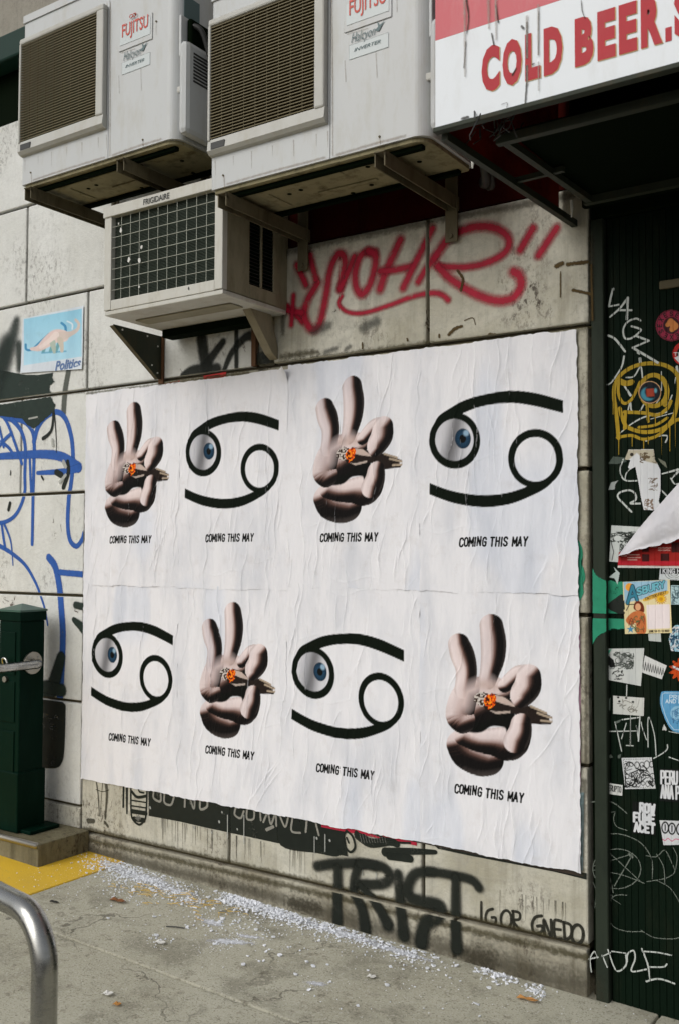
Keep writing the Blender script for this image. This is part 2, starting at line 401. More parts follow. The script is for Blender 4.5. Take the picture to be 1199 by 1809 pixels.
FONT = {  # single-stroke capitals in a 0.6 x 1 box, y up
 'A': [[(0, 0), (.3, 1), (.6, 0)], [(.12, .35), (.48, .35)]], 'B': [[(0, 0), (0, 1), (.4, 1), (.52, .88), (.52, .65), (.4, .53), (0, .53)], [(.4, .53), (.57, .4), (.57, .14), (.42, 0), (0, 0)]],
 'C': [[(.58, .8), (.5, .96), (.3, 1), (.08, .92), (0, .7), (0, .3), (.08, .08), (.3, 0), (.5, .04), (.58, .2)]], 'D': [[(0, 0), (0, 1), (.32, 1), (.55, .82), (.58, .5), (.55, .18), (.32, 0), (0, 0)]],
 'E': [[(.52, 1), (0, 1), (0, 0), (.52, 0)], [(0, .52), (.44, .52)]], 'F': [[(.52, 1), (0, 1), (0, 0)], [(0, .52), (.44, .52)]],
 'G': [[(.58, .8), (.5, .96), (.3, 1), (.08, .92), (0, .7), (0, .3), (.08, .08), (.3, 0), (.52, .06), (.58, .25), (.58, .48), (.34, .48)]],
 'H': [[(0, 0), (0, 1)], [(.56, 0), (.56, 1)], [(0, .52), (.56, .52)]], 'I': [[(.08, 0), (.08, 1)]], 'J': [[(.45, 1), (.45, .2), (.35, .02), (.15, 0), (.02, .15)]],
 'K': [[(0, 0), (0, 1)], [(.55, 1), (0, .45)], [(.18, .6), (.58, 0)]], 'L': [[(0, 1), (0, 0), (.5, 0)]], 'M': [[(0, 0), (0, 1), (.35, .3), (.7, 1), (.7, 0)]], 'N': [[(0, 0), (0, 1), (.56, 0), (.56, 1)]],
 'O': [[(.3, 1), (.08, .92), (0, .7), (0, .3), (.08, .08), (.3, 0), (.52, .08), (.6, .3), (.6, .7), (.52, .92), (.3, 1)]], 'P': [[(0, 0), (0, 1), (.4, 1), (.57, .88), (.57, .6), (.4, .47), (0, .47)]],
 'R': [[(0, 0), (0, 1), (.4, 1), (.57, .88), (.57, .62), (.4, .5), (0, .5)], [(.3, .5), (.58, 0)]], 'S': [[(.55, .82), (.45, .97), (.25, 1), (.06, .9), (.02, .72), (.14, .57), (.44, .44), (.57, .28), (.52, .1), (.32, 0), (.12, .03), (0, .2)]],
 'T': [[(0, 1), (.6, 1)], [(.3, 1), (.3, 0)]], 'U': [[(0, 1), (0, .25), (.1, .05), (.3, 0), (.5, .05), (.58, .25), (.58, 1)]], 'W': [[(0, 1), (.18, 0), (.38, .75), (.58, 0), (.76, 1)]],
 'X': [[(0, 0), (.56, 1)], [(0, 1), (.56, 0)]], 'Y': [[(0, 1), (.3, .5), (.6, 1)], [(.3, .5), (.3, 0)]], 'Z': [[(.02, 1), (.56, 1), (0, 0), (.56, 0)]],
 '0': [[(.3, 1), (0, .7), (0, .3), (.3, 0), (.58, .3), (.58, .7), (.3, 1)]], '1': [[(.1, .8), (.3, 1), (.3, 0)]], '2': [[(.02, .8), (.3, 1), (.55, .8), (.5, .55), (0, 0), (.56, 0)]], '3': [[(.02, .9), (.3, 1), (.55, .78), (.3, .53), (.56, .28), (.3, 0), (0, .12)]],
 '.': [[(.08, 0), (.08, .06)]], '-': [[(.1, .5), (.4, .5)]], ' ': []}
ADV = {'I': .16, 'M': .7, 'W': .76, '.': .16, ' ': .2}
def lettering(text, origin, ux, uy, cap, gap=.22, squeeze=1.0, slant=0.0):
    """stroke polylines for text; origin is its lower left, ux/uy are unit steps along and up"""
    x = 0; out = []; o = np.array(origin, float); ux = np.array(ux, float); uy = np.array(uy, float)
    for ch in text:
        for pl in FONT.get(ch, []):
            out.append([o + ux*((x+px*squeeze+slant*py)*cap) + uy*(py*cap) for px, py in pl])
        x += ADV.get(ch, .6)*squeeze + gap
    return out, (x-gap)*cap
def fit_text(text, p0, p1, up, gap=.22, slant=0.0):
    """text whose baseline runs from p0 to p1 and whose capitals reach up"""
    p0 = np.array(p0, float); p1 = np.array(p1, float); up = np.array(up, float)
    w = sum(ADV.get(c, .6) for c in text) + gap*(len(text)-1)
    ux = (p1-p0)/w
    x = 0; out = []
    for ch in text:
        for pl in FONT.get(ch, []): out.append([p0+ux*(x+a+slant*b)+up*b for a, b in pl])
        x += ADV.get(ch, .6)+gap
    return out
def vnoise(x, y, seed, n=120):
    r = np.random.default_rng(seed).random((n, n)); xi = np.floor(x).astype(int); yi = np.floor(y).astype(int)
    fx = x-xi; fy = y-yi; fx = fx*fx*(3-2*fx); fy = fy*fy*(3-2*fy)
    g = lambda a, b: r[a % n, b % n]
    return (g(xi, yi)*(1-fx)+g(xi+1, yi)*fx)*(1-fy)+(g(xi, yi+1)*(1-fx)+g(xi+1, yi+1)*fx)*fy
def grid_faces(nu, nv, keep=None):
    i = np.arange(nu-1); j = np.arange(nv-1); a = (j[:, None]*nu+i[None, :]).ravel()
    F = np.stack([a, a+1, a+nu+1, a+nu], 1)
    if keep is not None: F = F[keep[F].all(1)]
    return F
def paper(name, quad, Y, step, art, mat, parent=None, shape=None, lift=None, curl=0.0):
    """sheet of printed paper on the plane y=Y; quad = photo pixels of its corners TL,TR,BR,BL; art and shape work in photo pixels"""
    Q = [onY(*q, Y) for q in quad]
    w = np.linalg.norm(Q[1]-Q[0]); h = np.linalg.norm(Q[3]-Q[0]); nu = max(3, int(w/step)); nv = max(3, int(h/step))
    s = np.linspace(0, 1, nu)[None, :, None]; t = np.linspace(0, 1, nv)[:, None, None]
    P = ((1-s)*(1-t)*Q[0]+s*(1-t)*Q[1]+s*t*Q[2]+(1-s)*t*Q[3]).reshape(-1, 3)
    px = np.stack(proj(P), 1); C = art(px)
    ss = np.broadcast_to(s[..., 0], (nv, nu)).ravel(); tt = np.broadcast_to(t[..., 0], (nv, nu)).ravel()
    P[:, 1] -= .0006*vnoise(ss*9, tt*9, len(name)+nu) + (lift(ss, tt) if lift else 0)
    if mat is M['print_door']:
        fr = np.abs((((P[:, 0]+1.134)/.0222+.5) % 1.0)-.5); P[:, 1] += .0016*np.exp(-(fr/.05)**2)
    F = grid_faces(nu, nv, shape(px) if shape else None)
    if shape:
        used = np.unique(F); mp = np.full(len(P), -1); mp[used] = np.arange(len(used)); F = mp[F]; P = P[used]; C = C[used]
    # a back side, so that the sheet has thickness
    n = len(P); B = P.copy(); B[:, 1] += .0005
    F2 = np.vstack([F, F[:, ::-1]+n])
    return link(name, np.vstack([P, B]), F2, mat, parent, True, cols=np.vstack([C, C]))

STROKE_LAYER = [0]
def stroke(name, lines, Y, mat, parent, smooth=True, px=True):
    """painted strokes as ribbons on plane y=Y; lines = [(points, width), ...] in photo pixels"""
    V = []; F = []; A = []
    for pts, w in lines:
        ws = w if hasattr(w, '__len__') else (w, w)
        pts = spline(pts, 7) if smooth and len(pts) > 2 else spline(pts, 5)
        STROKE_LAYER[0] = (STROKE_LAYER[0]+1) % 40
        y0 = Y - .0012 - STROKE_LAYER[0]*.00004
        P = np.array([onY(p[0], p[1], Y) for p in pts])[:, [0, 2]]
        sc = np.linalg.norm(onY(pts[0][0]+1, pts[0][1], Y)-onY(pts[0][0], pts[0][1], Y)); sv = np.linalg.norm(onY(pts[0][0], pts[0][1]+1, Y)-onY(pts[0][0], pts[0][1], Y))
        k = len(P); R = np.linspace(ws[0], ws[1], k)*.5*(sc+sv)/2
        T = np.gradient(P, axis=0); T /= np.maximum(np.linalg.norm(T, axis=1), 1e-9)[:, None]; N = np.stack([-T[:, 1], T[:, 0]], 1)
        b = len(V)
        for i in range(k):
            yy = y0 - i*4e-7
            for sgn, d in ((1, 1.0), (0, 0.0), (-1, 1.0)):
                q = P[i]+sgn*N[i]*R[i]; V.append((q[0], yy, q[1])); A.append(d)
        for i in range(k-1):
            for j in (0, 1): F.append((b+i*3+j, b+i*3+j+1, b+i*3+j+4, b+i*3+j+3))
        for e, sg in ((0, -1), (k-1, 1)):
            c = len(V); th0 = math.atan2(N[e][1], N[e][0])
            for q in range(1, 6):
                th = th0 - sg*math.pi*q/6; V.append((P[e][0]+R[e]*math.cos(th), y0-e*4e-7, P[e][1]+R[e]*math.sin(th))); A.append(1.0)
            ring = [b+e*3]+list(range(c, c+5))+[b+e*3+2]
            for q in range(6):
                f = (b+e*3+1, ring[q], ring[q+1]); F.append(f if sg < 0 else f[::-1])
    return link(name, V, F, mat, parent, attrs={'d': A})
def Z(off, sc, pts): return [(off[0]+x/sc, off[1]+y/sc) for x, y in pts]
def zs(off, sc, L, k=1.0):
    L = [(p, (w*k if not hasattr(w, '__len__') else (w[0]*k, w[1]*k))) for p, w in L]
    return [(Z(off, sc, p), (w/sc if not hasattr(w, '__len__') else (w[0]/sc, w[1]/sc))) for p, w in L]
def ellipse(cx, cy, rx, ry, n=16, a0=0, a1=360): return [(cx+rx*math.cos(math.radians(a0+(a1-a0)*k/n)), cy+ry*math.sin(math.radians(a0+(a1-a0)*k/n))) for k in range(n+1)]
def patch(name, poly, Y, mat, parent, smooth=True):
    """an area of paint: triangulated polygon, its edge softened through 'd'"""
    pts = spline(poly, 5, True) if smooth else [np.array(p, float) for p in poly]
    P = np.array([onY(p[0], p[1], Y) for p in pts]); STROKE_LAYER[0] = (STROKE_LAYER[0]+1) % 40
    c = P.mean(0); y0 = Y-.0012-STROKE_LAYER[0]*.00004; V = []; A = []; F = []
    n = len(P)
    for k, (s, d) in enumerate(((1.0, 1.0), (.86, .35))):
        for p in P: q = c+(p-c)*s; V.append((q[0], y0, q[2])); A.append(d)
    V.append((c[0], y0, c[2])); A.append(0.0)
    for i in range(n):
        j = (i+1) % n; F.append((i, j, n+j, n+i)); F.append((n+i, n+j, 2*n))
    return link(name, V, F, mat, parent, attrs={'d': A})
def text_part(name, body, p_bl, p_tr, mat, parent, offset=.0, shear=0.0, depth=.001):
    """lettering fitted between two world points on a plane y=const"""
    cu = bpy.data.curves.new(name, 'FONT'); cu.body = body; cu.offset = offset; cu.shear = shear; cu.resolution_u = 3
    t = bpy.data.objects.new(name, cu); COL.objects.link(t)
    dg = bpy.context.evaluated_depsgraph_get(); me = bpy.data.meshes.new_from_object(t.evaluated_get(dg))
    bpy.data.objects.remove(t)
    V = np.array([v.co[:] for v in me.vertices]); F = [tuple(p.vertices) for p in me.polygons]
    mn = V.min(0); mx = V.max(0)
    X = p_bl[0]+(V[:, 0]-mn[0])/(mx[0]-mn[0])*(p_tr[0]-p_bl[0]); Zc = p_bl[2]+(V[:, 1]-mn[1])/(mx[1]-mn[1])*(p_tr[2]-p_bl[2])
    bpy.data.meshes.remove(me)
    return link(name, np.stack([X, np.full(len(X), p_bl[1]-depth), Zc], 1), F, mat, parent)

# ------------------------------------------------------------------ ground
def slab_mesh(x0, x1, y0, y1, drop=.16, bev=.006):
    bm = bmesh.new(); xs = np.linspace(x0, x1, max(2, int((x1-x0)/.4)+1))
    V = []; F = []
    for x in xs:
        V += [(x, y0, gz(x)), (x, y1, gz(x)), (x, y0, gz(x)-drop), (x, y1, gz(x)-drop)]
    for i in range(len(xs)-1):
        a = 4*i; b = a+4; F += [(a, b, b+1, a+1), (a+2, b+2, b, a), (a+1, b+1, b+3, a+3), (a+3, b+3, b+2, a+2)]
    F += [(0, 1, 3, 2), (4*(len(xs)-1), 4*(len(xs)-1)+2, 4*(len(xs)-1)+3, 4*(len(xs)-1)+1)]
    vs = [bm.verts.new(v) for v in V]
    for f in F: bm.faces.new([vs[i] for i in f])
    bmesh.ops.recalc_face_normals(bm, faces=bm.faces[:])
    top = [e for e in bm.edges if all(abs(v.co.z-gz(v.co.x)) < 1e-5 for v in e.verts) and len(e.link_faces) == 2 and e.calc_face_angle(0) > .5]
    bmesh.ops.bevel(bm, geom=top, offset=bev, segments=2, affect='EDGES', profile=.5)
    return MB().bm(bm)
gs = MB().box(-150, 150, -150, 150, -1.2, -.22).out('street_ground', M['asphalt']); setp(gs, kind='structure')
side = thing('sidewalk', (-2.0, -1.8, 0), 'grey concrete sidewalk with salt spread along the wall', 'sidewalk', kind='structure')
bed = link('joint_bed', [(x, y, gz(x)-.012) for x in np.linspace(-9, 6, 60) for y in (-3.6, .3)], [(2*i, 2*i+1, 2*i+3, 2*i+2) for i in range(59)], M['sidewalk'], side)
YS = [(-.726, .30), (-2.15, -.734), (-3.6, -2.158)]
XS = [-9, -7.4, -5.6, -3.372, -.98, .55, 2.1, 3.6, 6]
for (y0, y1) in YS:
    for a, b in zip(XS[:-1], XS[1:]):
        yel = (b < -3.3 and y0 > -3 and a > -7)
        slab_mesh(a+.004, b-.004, y0, y1).out('slab', M['yellow'] if yel else M['sidewalk'], side)
kerb = MB().box(-9, 6, -3.78, -3.61, -.5, -.09, .02, 2).out('kerb', M['sidewalk']); setp(kerb, kind='structure')

# ------------------------------------------------------------------ the wall
wall = thing('building_wall', (-3.0, 0.0, 0.0), 'white painted concrete block wall with graffiti and dark joints', 'wall')
GAP = .007
def panel(x0, x1, z0, z1, mat, proud=0.0, name='panel', depth=.09):
    j = rng.uniform(-.0008, .0008)
    return MB().box(x0+GAP, x1-GAP, -proud+j, depth, z0+GAP, z1-GAP, .006, 2).out(name, mat, wall)
MB().box(-9, -1.21, .022, .26, -.35, 6.5).out('backing', M['mortar'], wall)
def row(z0, z1, xs, mat, proud=0.0, name='panel'):
    for a, b in zip(xs[:-1], xs[1:]): panel(a, b, z0, z1, mat(a, b) if callable(mat) else mat, proud, name)
WW, WB, WR = M['wall_white'], M['wall_beige'], M['wall_raw']
row(-.35, .224, [-9, -7.2, -5.6, -4.55, -3.678], WB)
row(.224, .713, [-9, -7.4, -6.1, -5.0, -3.678], WW)
row(.713, 1.217, [-9, -7.6, -6.3, -4.9, -3.678], WW)
row(1.217, 1.713, [-9, -7.4, -6.0, -5.0, -3.678], WW)
row(1.713, 2.203, [-9, -7.3, -6.2, -5.1, -4.16, -3.2], WW)
row(2.203, 2.688, [-9, -7.5, -6.4, -5.0, -3.678, -2.64], WW)
row(2.688, 3.192, [-9, -7.3, -6.1, -5.05, -4.14, -3.15, -2.60], WW)
row(3.192, 3.665, [-9, -7.6, -6.3, -5.3, -4.4, -3.4, -2.60], WW)
row(-.35, .116, [-3.67, onY(803, 1640, 0)[0], -1.203], M['base'], .006, 'base_block')
row(.116, .713, [-3.678, -2.765, -1.835, -1.200], WB)
row(.713, 1.217, [-3.678, -2.5, -1.7, -1.193], WR)
row(1.217, 1.713, [-3.678, -2.8, -1.9, -1.187], WR)
row(1.713, 2.203, [-3.2, -2.3, -1.187], WR)
row(2.203, 2.688, [-2.545, -1.812, -1.182], WB, .006)
panel(-2.64, -2.545, 2.203, 2.688, WR, -.012)
MB().box(-2.655, -2.632, -.010, .01, 2.21, 2.60).out('rust_strip', M['rust'], wall)
MB().box(-9, -2.60, -.02, .26, 4.07, 6.5).out('upper_wall', M['upper'], wall)
MB().box(-2.60, 6, -.005, .26, 3.62, 6.5).out('upper_wall', M['upper'], wall)
MB().box(.9, 6, .0, .26, -.35, 3.62).out('side_wall', M['upper'], wall)
# green fascia far left, over a black panel that paints in its shadow gap
fas = thing('shop_fascia', (-5.8, -.05, 3.665), 'dark green metal fascia high on wall behind left condenser', 'fascia')
MB().box(-9, -2.60, .012, .20, 3.665, 4.07).out('shadow_gap_panel', M['black'], fas)
MB().box(-9, -2.60, -.10, .010, 3.93, 4.065, .01, 2).out('fascia_strip', M['green_fascia'], fas)
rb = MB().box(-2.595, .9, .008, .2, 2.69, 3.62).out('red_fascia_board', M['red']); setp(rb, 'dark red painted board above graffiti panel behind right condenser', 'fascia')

# ------------------------------------------------------------------ shutter door on the right
DY = .022                                              # face of the door boards
door = thing('boarded_door', (-.4, DY, gz(-.4)), 'dark green boarded door covered in stickers and scratched tags', 'door')
pitch = .0222
base_pl = None
zb = gz(-.5)-.03
for i in range(58):
    x0 = -1.134 + i*pitch
    if base_pl is None:
        base_pl = MB().box(x0+.0005, x0+pitch-.0005, DY, DY+.03, zb, 2.56, .0010, 1).out('plank', M['door'], door)
    else:
        o = base_pl.copy(); COL.objects.link(o); o.parent = door; o.location = (i*pitch, 0, 0); WO[o.name] = WO[door.name]
MB().box(-1.2, .2, DY+.012, .2, zb, 2.60).out('door_core', M['black'], door)
jm = MB().box(-1.181, -1.137, -.004, .12, -.12, 2.56, .003, 1).out('jamb', M['jamb'], door)
MB().box(.155, .9, -.004, .2, -.3, 2.62, .003, 1).out('jamb', M['jamb'], door)
MB().box(-1.181, .155, .0, .2, 2.562, 2.69, .003, 1).out('lintel', M['black'], door)
tab = onY(1165, 505, DY)
MB().box(tab[0], tab[0]+.16, DY-.012, DY-.001, tab[2]-.014, tab[2]+.013, .002, 1).out('hasp', M['steel_dirty'], door)

# ------------------------------------------------------------------ condensers
FY = -.50
def make_condenser(label):
    X0, X1, z0, z1 = -3.548, -2.628, 3.016, 3.752
    t = thing('outdoor_condenser', (-3.09, -.33, z0), label, 'air conditioner', 'wall mounted outdoor condensers')
    xs = onY(193, 150, FY)[0]
    R = .055
    MB().prism(rounded(X0, xs-.0015, FY, -.16, (.012, 0, 0, .02), 3), 2, z0, z1-.02).out('front_panel', M['ac'], t)
    MB().prism(rounded(xs+.0015, X1, FY, -.16, (0, R, .03, 0), 10), 2, z0, z1-.02).out('service_panel', M['ac'], t, False)
    MB().box(xs-.004, xs+.004, FY+.004, -.2, z0+.002, z1-.03).out('seam', M['black'], t)
    MB().prism(rounded(X0-.006, X1+.006, FY-.006, -.154, (.014, R+.004, .03, .02), 8), 2, z1-.02, z1+.012).out('top_cover', M['ac'], t)
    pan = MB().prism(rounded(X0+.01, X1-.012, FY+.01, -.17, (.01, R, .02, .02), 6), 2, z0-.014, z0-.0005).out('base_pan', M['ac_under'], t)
    rb_ = MB()
    for (a, b, c, d) in ((-3.40, -3.02, -.42, -.39), (-3.40, -3.36, -.42, -.24), (-3.2, -2.95, -.30, -.28)): rb_.box(a, b, c, d, z0-.019, z0-.0142, .002)
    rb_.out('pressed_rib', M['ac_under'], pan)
    for x, y in ((-3.30, -.34), (-3.24, -.35), (-3.1, -.22), (-3.0, -.25), (-2.92, -.4), (-3.42, -.2), (-2.8, -.22), (-2.75, -.34)):
        MB().prism(ellipse(x, y, .009, .009, 10)[:-1], 2, z0-.0155, z0-.0142).out('drain_hole', M['black'], pan)
    for yy in (-.455, -.20):
        MB().box(X0+.02, X1-.04, yy-.012, yy+.012, z0-.030, z0-.0145, .002).out('foot_rail', M['black'], t)
    # fan grille
    gx0 = onY(41, 180, FY)[0]+.004; gx1 = onY(191, 120, FY)[0]; gz0 = onY(41, 279, FY)[2]; gz1 = onY(192, 10, FY)[2]
    ix0, ix1 = gx0+.012, onY(178, 120, FY)[0]; iz0, iz1 = gz0+.058, gz1-.026
    fr = MB()
    yo = FY-.028
    fr.prism([(FY, gz0), (yo+.012, gz0+.004), (yo, gz0+.016), (yo+.006, iz0), (FY, iz0)], 0, gx0, gx1)
    fr.box(gx0, gx1, yo, FY, iz1, gz1, .007, 2); fr.box(ix1, gx1, yo, FY, iz0-.004, iz1+.004, .007, 2); fr.box(gx0, ix0, yo, FY, iz0-.004, iz1+.004, .004, 2)
    frame = fr.out('grille_frame', M['ac_grille'], t)
    MB().box(gx0+.02, gx0+.085, yo-.0015, yo+.010, gz0+.018, gz0+.043).out('label_slot', M['ink'], frame)
    MB().box(ix0, ix1, FY-.004, FY-.001, iz0, iz1).out('fan_cavity', M['ac_in'], t)
    sl = MB(); n = 37
    for i in range(n):
        z = iz0+(i+.5)*(iz1-iz0)/n
        sl.add([(ix0, yo+.004, z-.0022), (ix1, yo+.004, z-.0022), (ix1, yo+.004, z+.0014), (ix0, yo+.004, z+.0014), (ix0, yo+.019, z+.0008), (ix1, yo+.019, z+.0008), (ix1, yo+.019, z+.0042), (ix0, yo+.019, z+.0042)],
               [(0, 1, 2, 3), (3, 2, 6, 7), (4, 5, 1, 0), (7, 6, 5, 4)])
    s = sl.out('grille_slats', M['ac_slat'], t); s['kind'] = 'stuff'
    wr = MB()
    for i in range(1, 9):
        x = ix0+i*(ix1-ix0)/9; wr.box(x-.0012, x+.0012, yo+.0075, yo+.010, iz0, iz1)
    w = wr.out('grille_wires', M['ac_slat'], t); w['kind'] = 'stuff'
    # badges
    def plate(p, q, th, mat, name, frame_m=None):
        a = onY(*p, FY); b = onY(*q, FY); x0, x1 = sorted((a[0], b[0])); zz0, zz1 = sorted((a[2], b[2]))
        return MB().box(x0, x1, FY-th, FY-.0002, zz0, zz1, .0015).out(name, mat, t), (x0, x1, zz0, zz1)
    pl, (x0, x1, a0, a1) = plate((211, 93), (271, 22), .004, M['ac'], 'badge')
    MB().box(x0+.010, x1-.010, FY-.0055, FY-.004, a0+.022, a1-.012).out('badge_inlay', M['badge'], pl)
    text_part('lettering', 'FUJITSU', (x0+.022, FY-.006, a0+.036), (x1-.02, FY-.006, a0+.105), M['badge_red'], pl, .012)
    lp = MB()
    cx = (x0+x1)/2-.012; cz = a0+.125
    for q in (-1, 1): lp.tube([(cx+q*.009+.009*math.cos(th), FY-.0064, cz+.007*math.sin(th)) for th in np.linspace(0, 2*math.pi, 13)], .0015, 5)
    lp.out('loop_mark', M['badge_red'], pl)
    p2, (x0, x1, a0, a1) = plate((216, 133), (266, 92), .0015, M['badge'], 'type_sticker')
    text_part('lettering', 'Halcyon', (x0+.010, FY-.002, a0+.045), (x1-.05, FY-.002, a0+.088), M['badge_teal'], p2, -.004, .35)
    text_part('lettering', 'INVERTER', (x0+.022, FY-.002, a0+.022), (x1-.03, FY-.002, a0+.034), M['badge_teal'], p2, .006, .3)
    bird = [(x1-.052, a0+.072), (x1-.040, a0+.080), (x1-.044, a0+.100), (x1-.033, a0+.084), (x1-.014, a0+.094), (x1-.027, a0+.077), (x1-.036, a0+.064), (x1-.044, a0+.066)]
    MB().add([(a, FY-.003, b) for a, b in bird]+[(x1-.035, FY-.003, a0+.078)], [(i, (i+1) % 8, 8) for i in range(8)]).out('bird_mark', M['badge_teal'], p2)
    # clip on the curved corner, screws
    c = onX(303, 150, X1-.004)
    MB().box(X1-.035, X1+.020, FY+.016, FY+.075, c[2]-.012, c[2]+.016, .006, 2).out('corner_clip', M['ac_grille'], t)
    for (px_, py_) in ((277, 38), (55, 305), (253, 247), (240, 25), (56, 29)):
        q = onY(px_, py_, FY); MB().prism(ellipse(q[0], q[2], .004, .004, 8)[:-1], 1, FY-.003, FY).out('screw', M['steel_dirty'], t)
    runs = [([(45+k*18.0, 283-k*5.5), (45+k*18.0, 283-k*5.5+l)], (w, .6)) for k, l, w in ((0, 22, 3), (1.3, 14, 2), (2.6, 26, 2.5), (4.1, 16, 2), (5.6, 24, 3), (7.2, 18, 2.5), (8.0, 24, 3))]
    runs += [([(196, 5), (196, 140), (195, 275)], 3), ([(190, 5), (190, 100)], 2.5), ([(56, 306), (57, 322)], 3), ([(253, 248), (254, 258)], 3), ([(60, 318), (120, 298), (185, 278)], 4), ([(200, 274), (245, 258), (285, 246)], 5), ([(215, 94), (240, 86)], 2), ([(277, 40), (277, 62)], 2), ([(211, 134), (212, 165)], 2), ([(250, 122), (251, 160)], 2)]
    stroke('rust_runs', runs, FY, m_paint('rust_run', (.24, .16, .08), 1.0, .8, .34, 1.2, 90), t)
    # side: rating plate, handle, cable, valve cover
    sx = X1
    def side(p, q, th, mat, name, par=None, bev=.004, off=0.0):
        a = onX(*p, sx); b = onX(*q, sx); y0, y1 = sorted((a[1], b[1])); c0, c1 = sorted((a[2], b[2]))
        return MB().box(sx+off, sx+off+th, y0, y1, c0, c1, bev, 2).out(name, mat, par or t), (y0, y1, c0, c1)
    side((325, 60), (353, 8), .0015, M['badge_teal'], 'rating_plate', None, .0003)
    hb, (y0, y1, c0, c1) = side((316, 100), (372, 62), .012, M['ac'], 'handle_plate')
    MB().box(sx+.010, sx+.035, y0+.03, y1-.005, c0+.01, c1-.004, .012, 3).out('cable_entry', M['black'], hb)
    pts = [(sx+.03, y0+.05, c1-.03), (sx+.06, y0+.07, c1-.06), (sx+.07, y0+.12, c0-.02), (sx+.06, y0+.17, c0-.09), (sx+.05, y0+.21, c0-.18), (sx+.04, y0+.25, c0-.26)]
    MB().tube(spline(pts, 6), .011, 10).out('cable', M['ink'], t, True)
    for q_, r_ in ((.0, .016), (.05, .011)):
        MB().tube(spline([(sx+.02, -.26+q_, z0+.10), (sx+.05, -.22+q_, z0+.02), (sx+.03, -.14+q_, z0-.05), (sx-.02, -.06+q_*.3, z0-.02), (sx-.02, .0, z0+.05)], 6), r_, 10).out('hose', M['ink'], t, True)
    vc, (y0, y1, c0, c1) = side((313, 238), (380, 112), .045, M['ac'], 'valve_cover', None, .022)
    for k in range(9):
        zz = c1-.045-k*.0135; MB().box(sx+.0445, sx+.047, y0+.04, y1-.03, zz-.004, zz+.003).out('vent_slot', M['ink'], vc)
    return t
def copy_tree(o, parent=None):
    c = o.copy(); COL.objects.link(c)
    if parent is not None: c.parent = parent
    WO[c.name] = WO[o.name]
    for ch in list(o.children): copy_tree(ch, c)
    return c
ac1 = make_condenser('white outdoor condenser with slatted grille, left and higher of the two')
ac2 = copy_tree(ac1); ac2['label'] = 'white outdoor condenser with slatted grille, beside the red and white beer sign'
ac2.location = Vector(ac1.location)+Vector((1.093, 0, -.246))

def bracket(X, ztop, reach, label, mat=M['steel_dirty'], leg=.12):
    t = thing('wall_bracket', (X, 0, ztop-.05-leg), label, 'bracket', 'steel brackets under the condensers')
    w = .042
    a = MB(); a.box(X-w/2, X+w/2, -reach, -.004, ztop-.006, ztop-.0005, .001); a.box(X-w/2, X-w/2+.005, -reach+.004, -.004, ztop-.052, ztop-.006, .001)
    a.prism([(-reach+.004, ztop-.006), (-reach+.03, ztop-.03), (-reach+.004, ztop-.018)], 0, X+w/2-.005, X+w/2)
    a.box(X+w/2-.005, X+w/2, -reach+.004, -.004, ztop-.052, ztop-.006, .001)
    a.out('arm', mat, t)
    MB().box(X-w/2-.004, X+w/2+.004, -.030, -.0225, ztop-.05-leg, ztop+.12, .001).out('wall_leg', mat, t)
    for zz in (ztop+.08, ztop-.03-leg): MB().prism(ellipse(X, zz, .009, .009, 6)[:-1], 1, -.038, -.0225).out('bolt', M['steel_dirty'], t)
    return t
zA1, zA2 = 3.016-.0305, 2.770-.0305
bracket(-3.47, zA1, .53, 'dirty steel bracket arm under left end of left condenser')
bracket(onY(222, 270, -.5)[0], zA1, .53, 'dirty steel bracket arm under right part of left condenser')
bracket(-2.375, zA2, .53, 'dirty steel bracket arm under right condenser, in front of window air conditioner')
bracket(-1.70, zA2, .53, 'dirty steel bracket arm under right condenser, nearest beer sign')

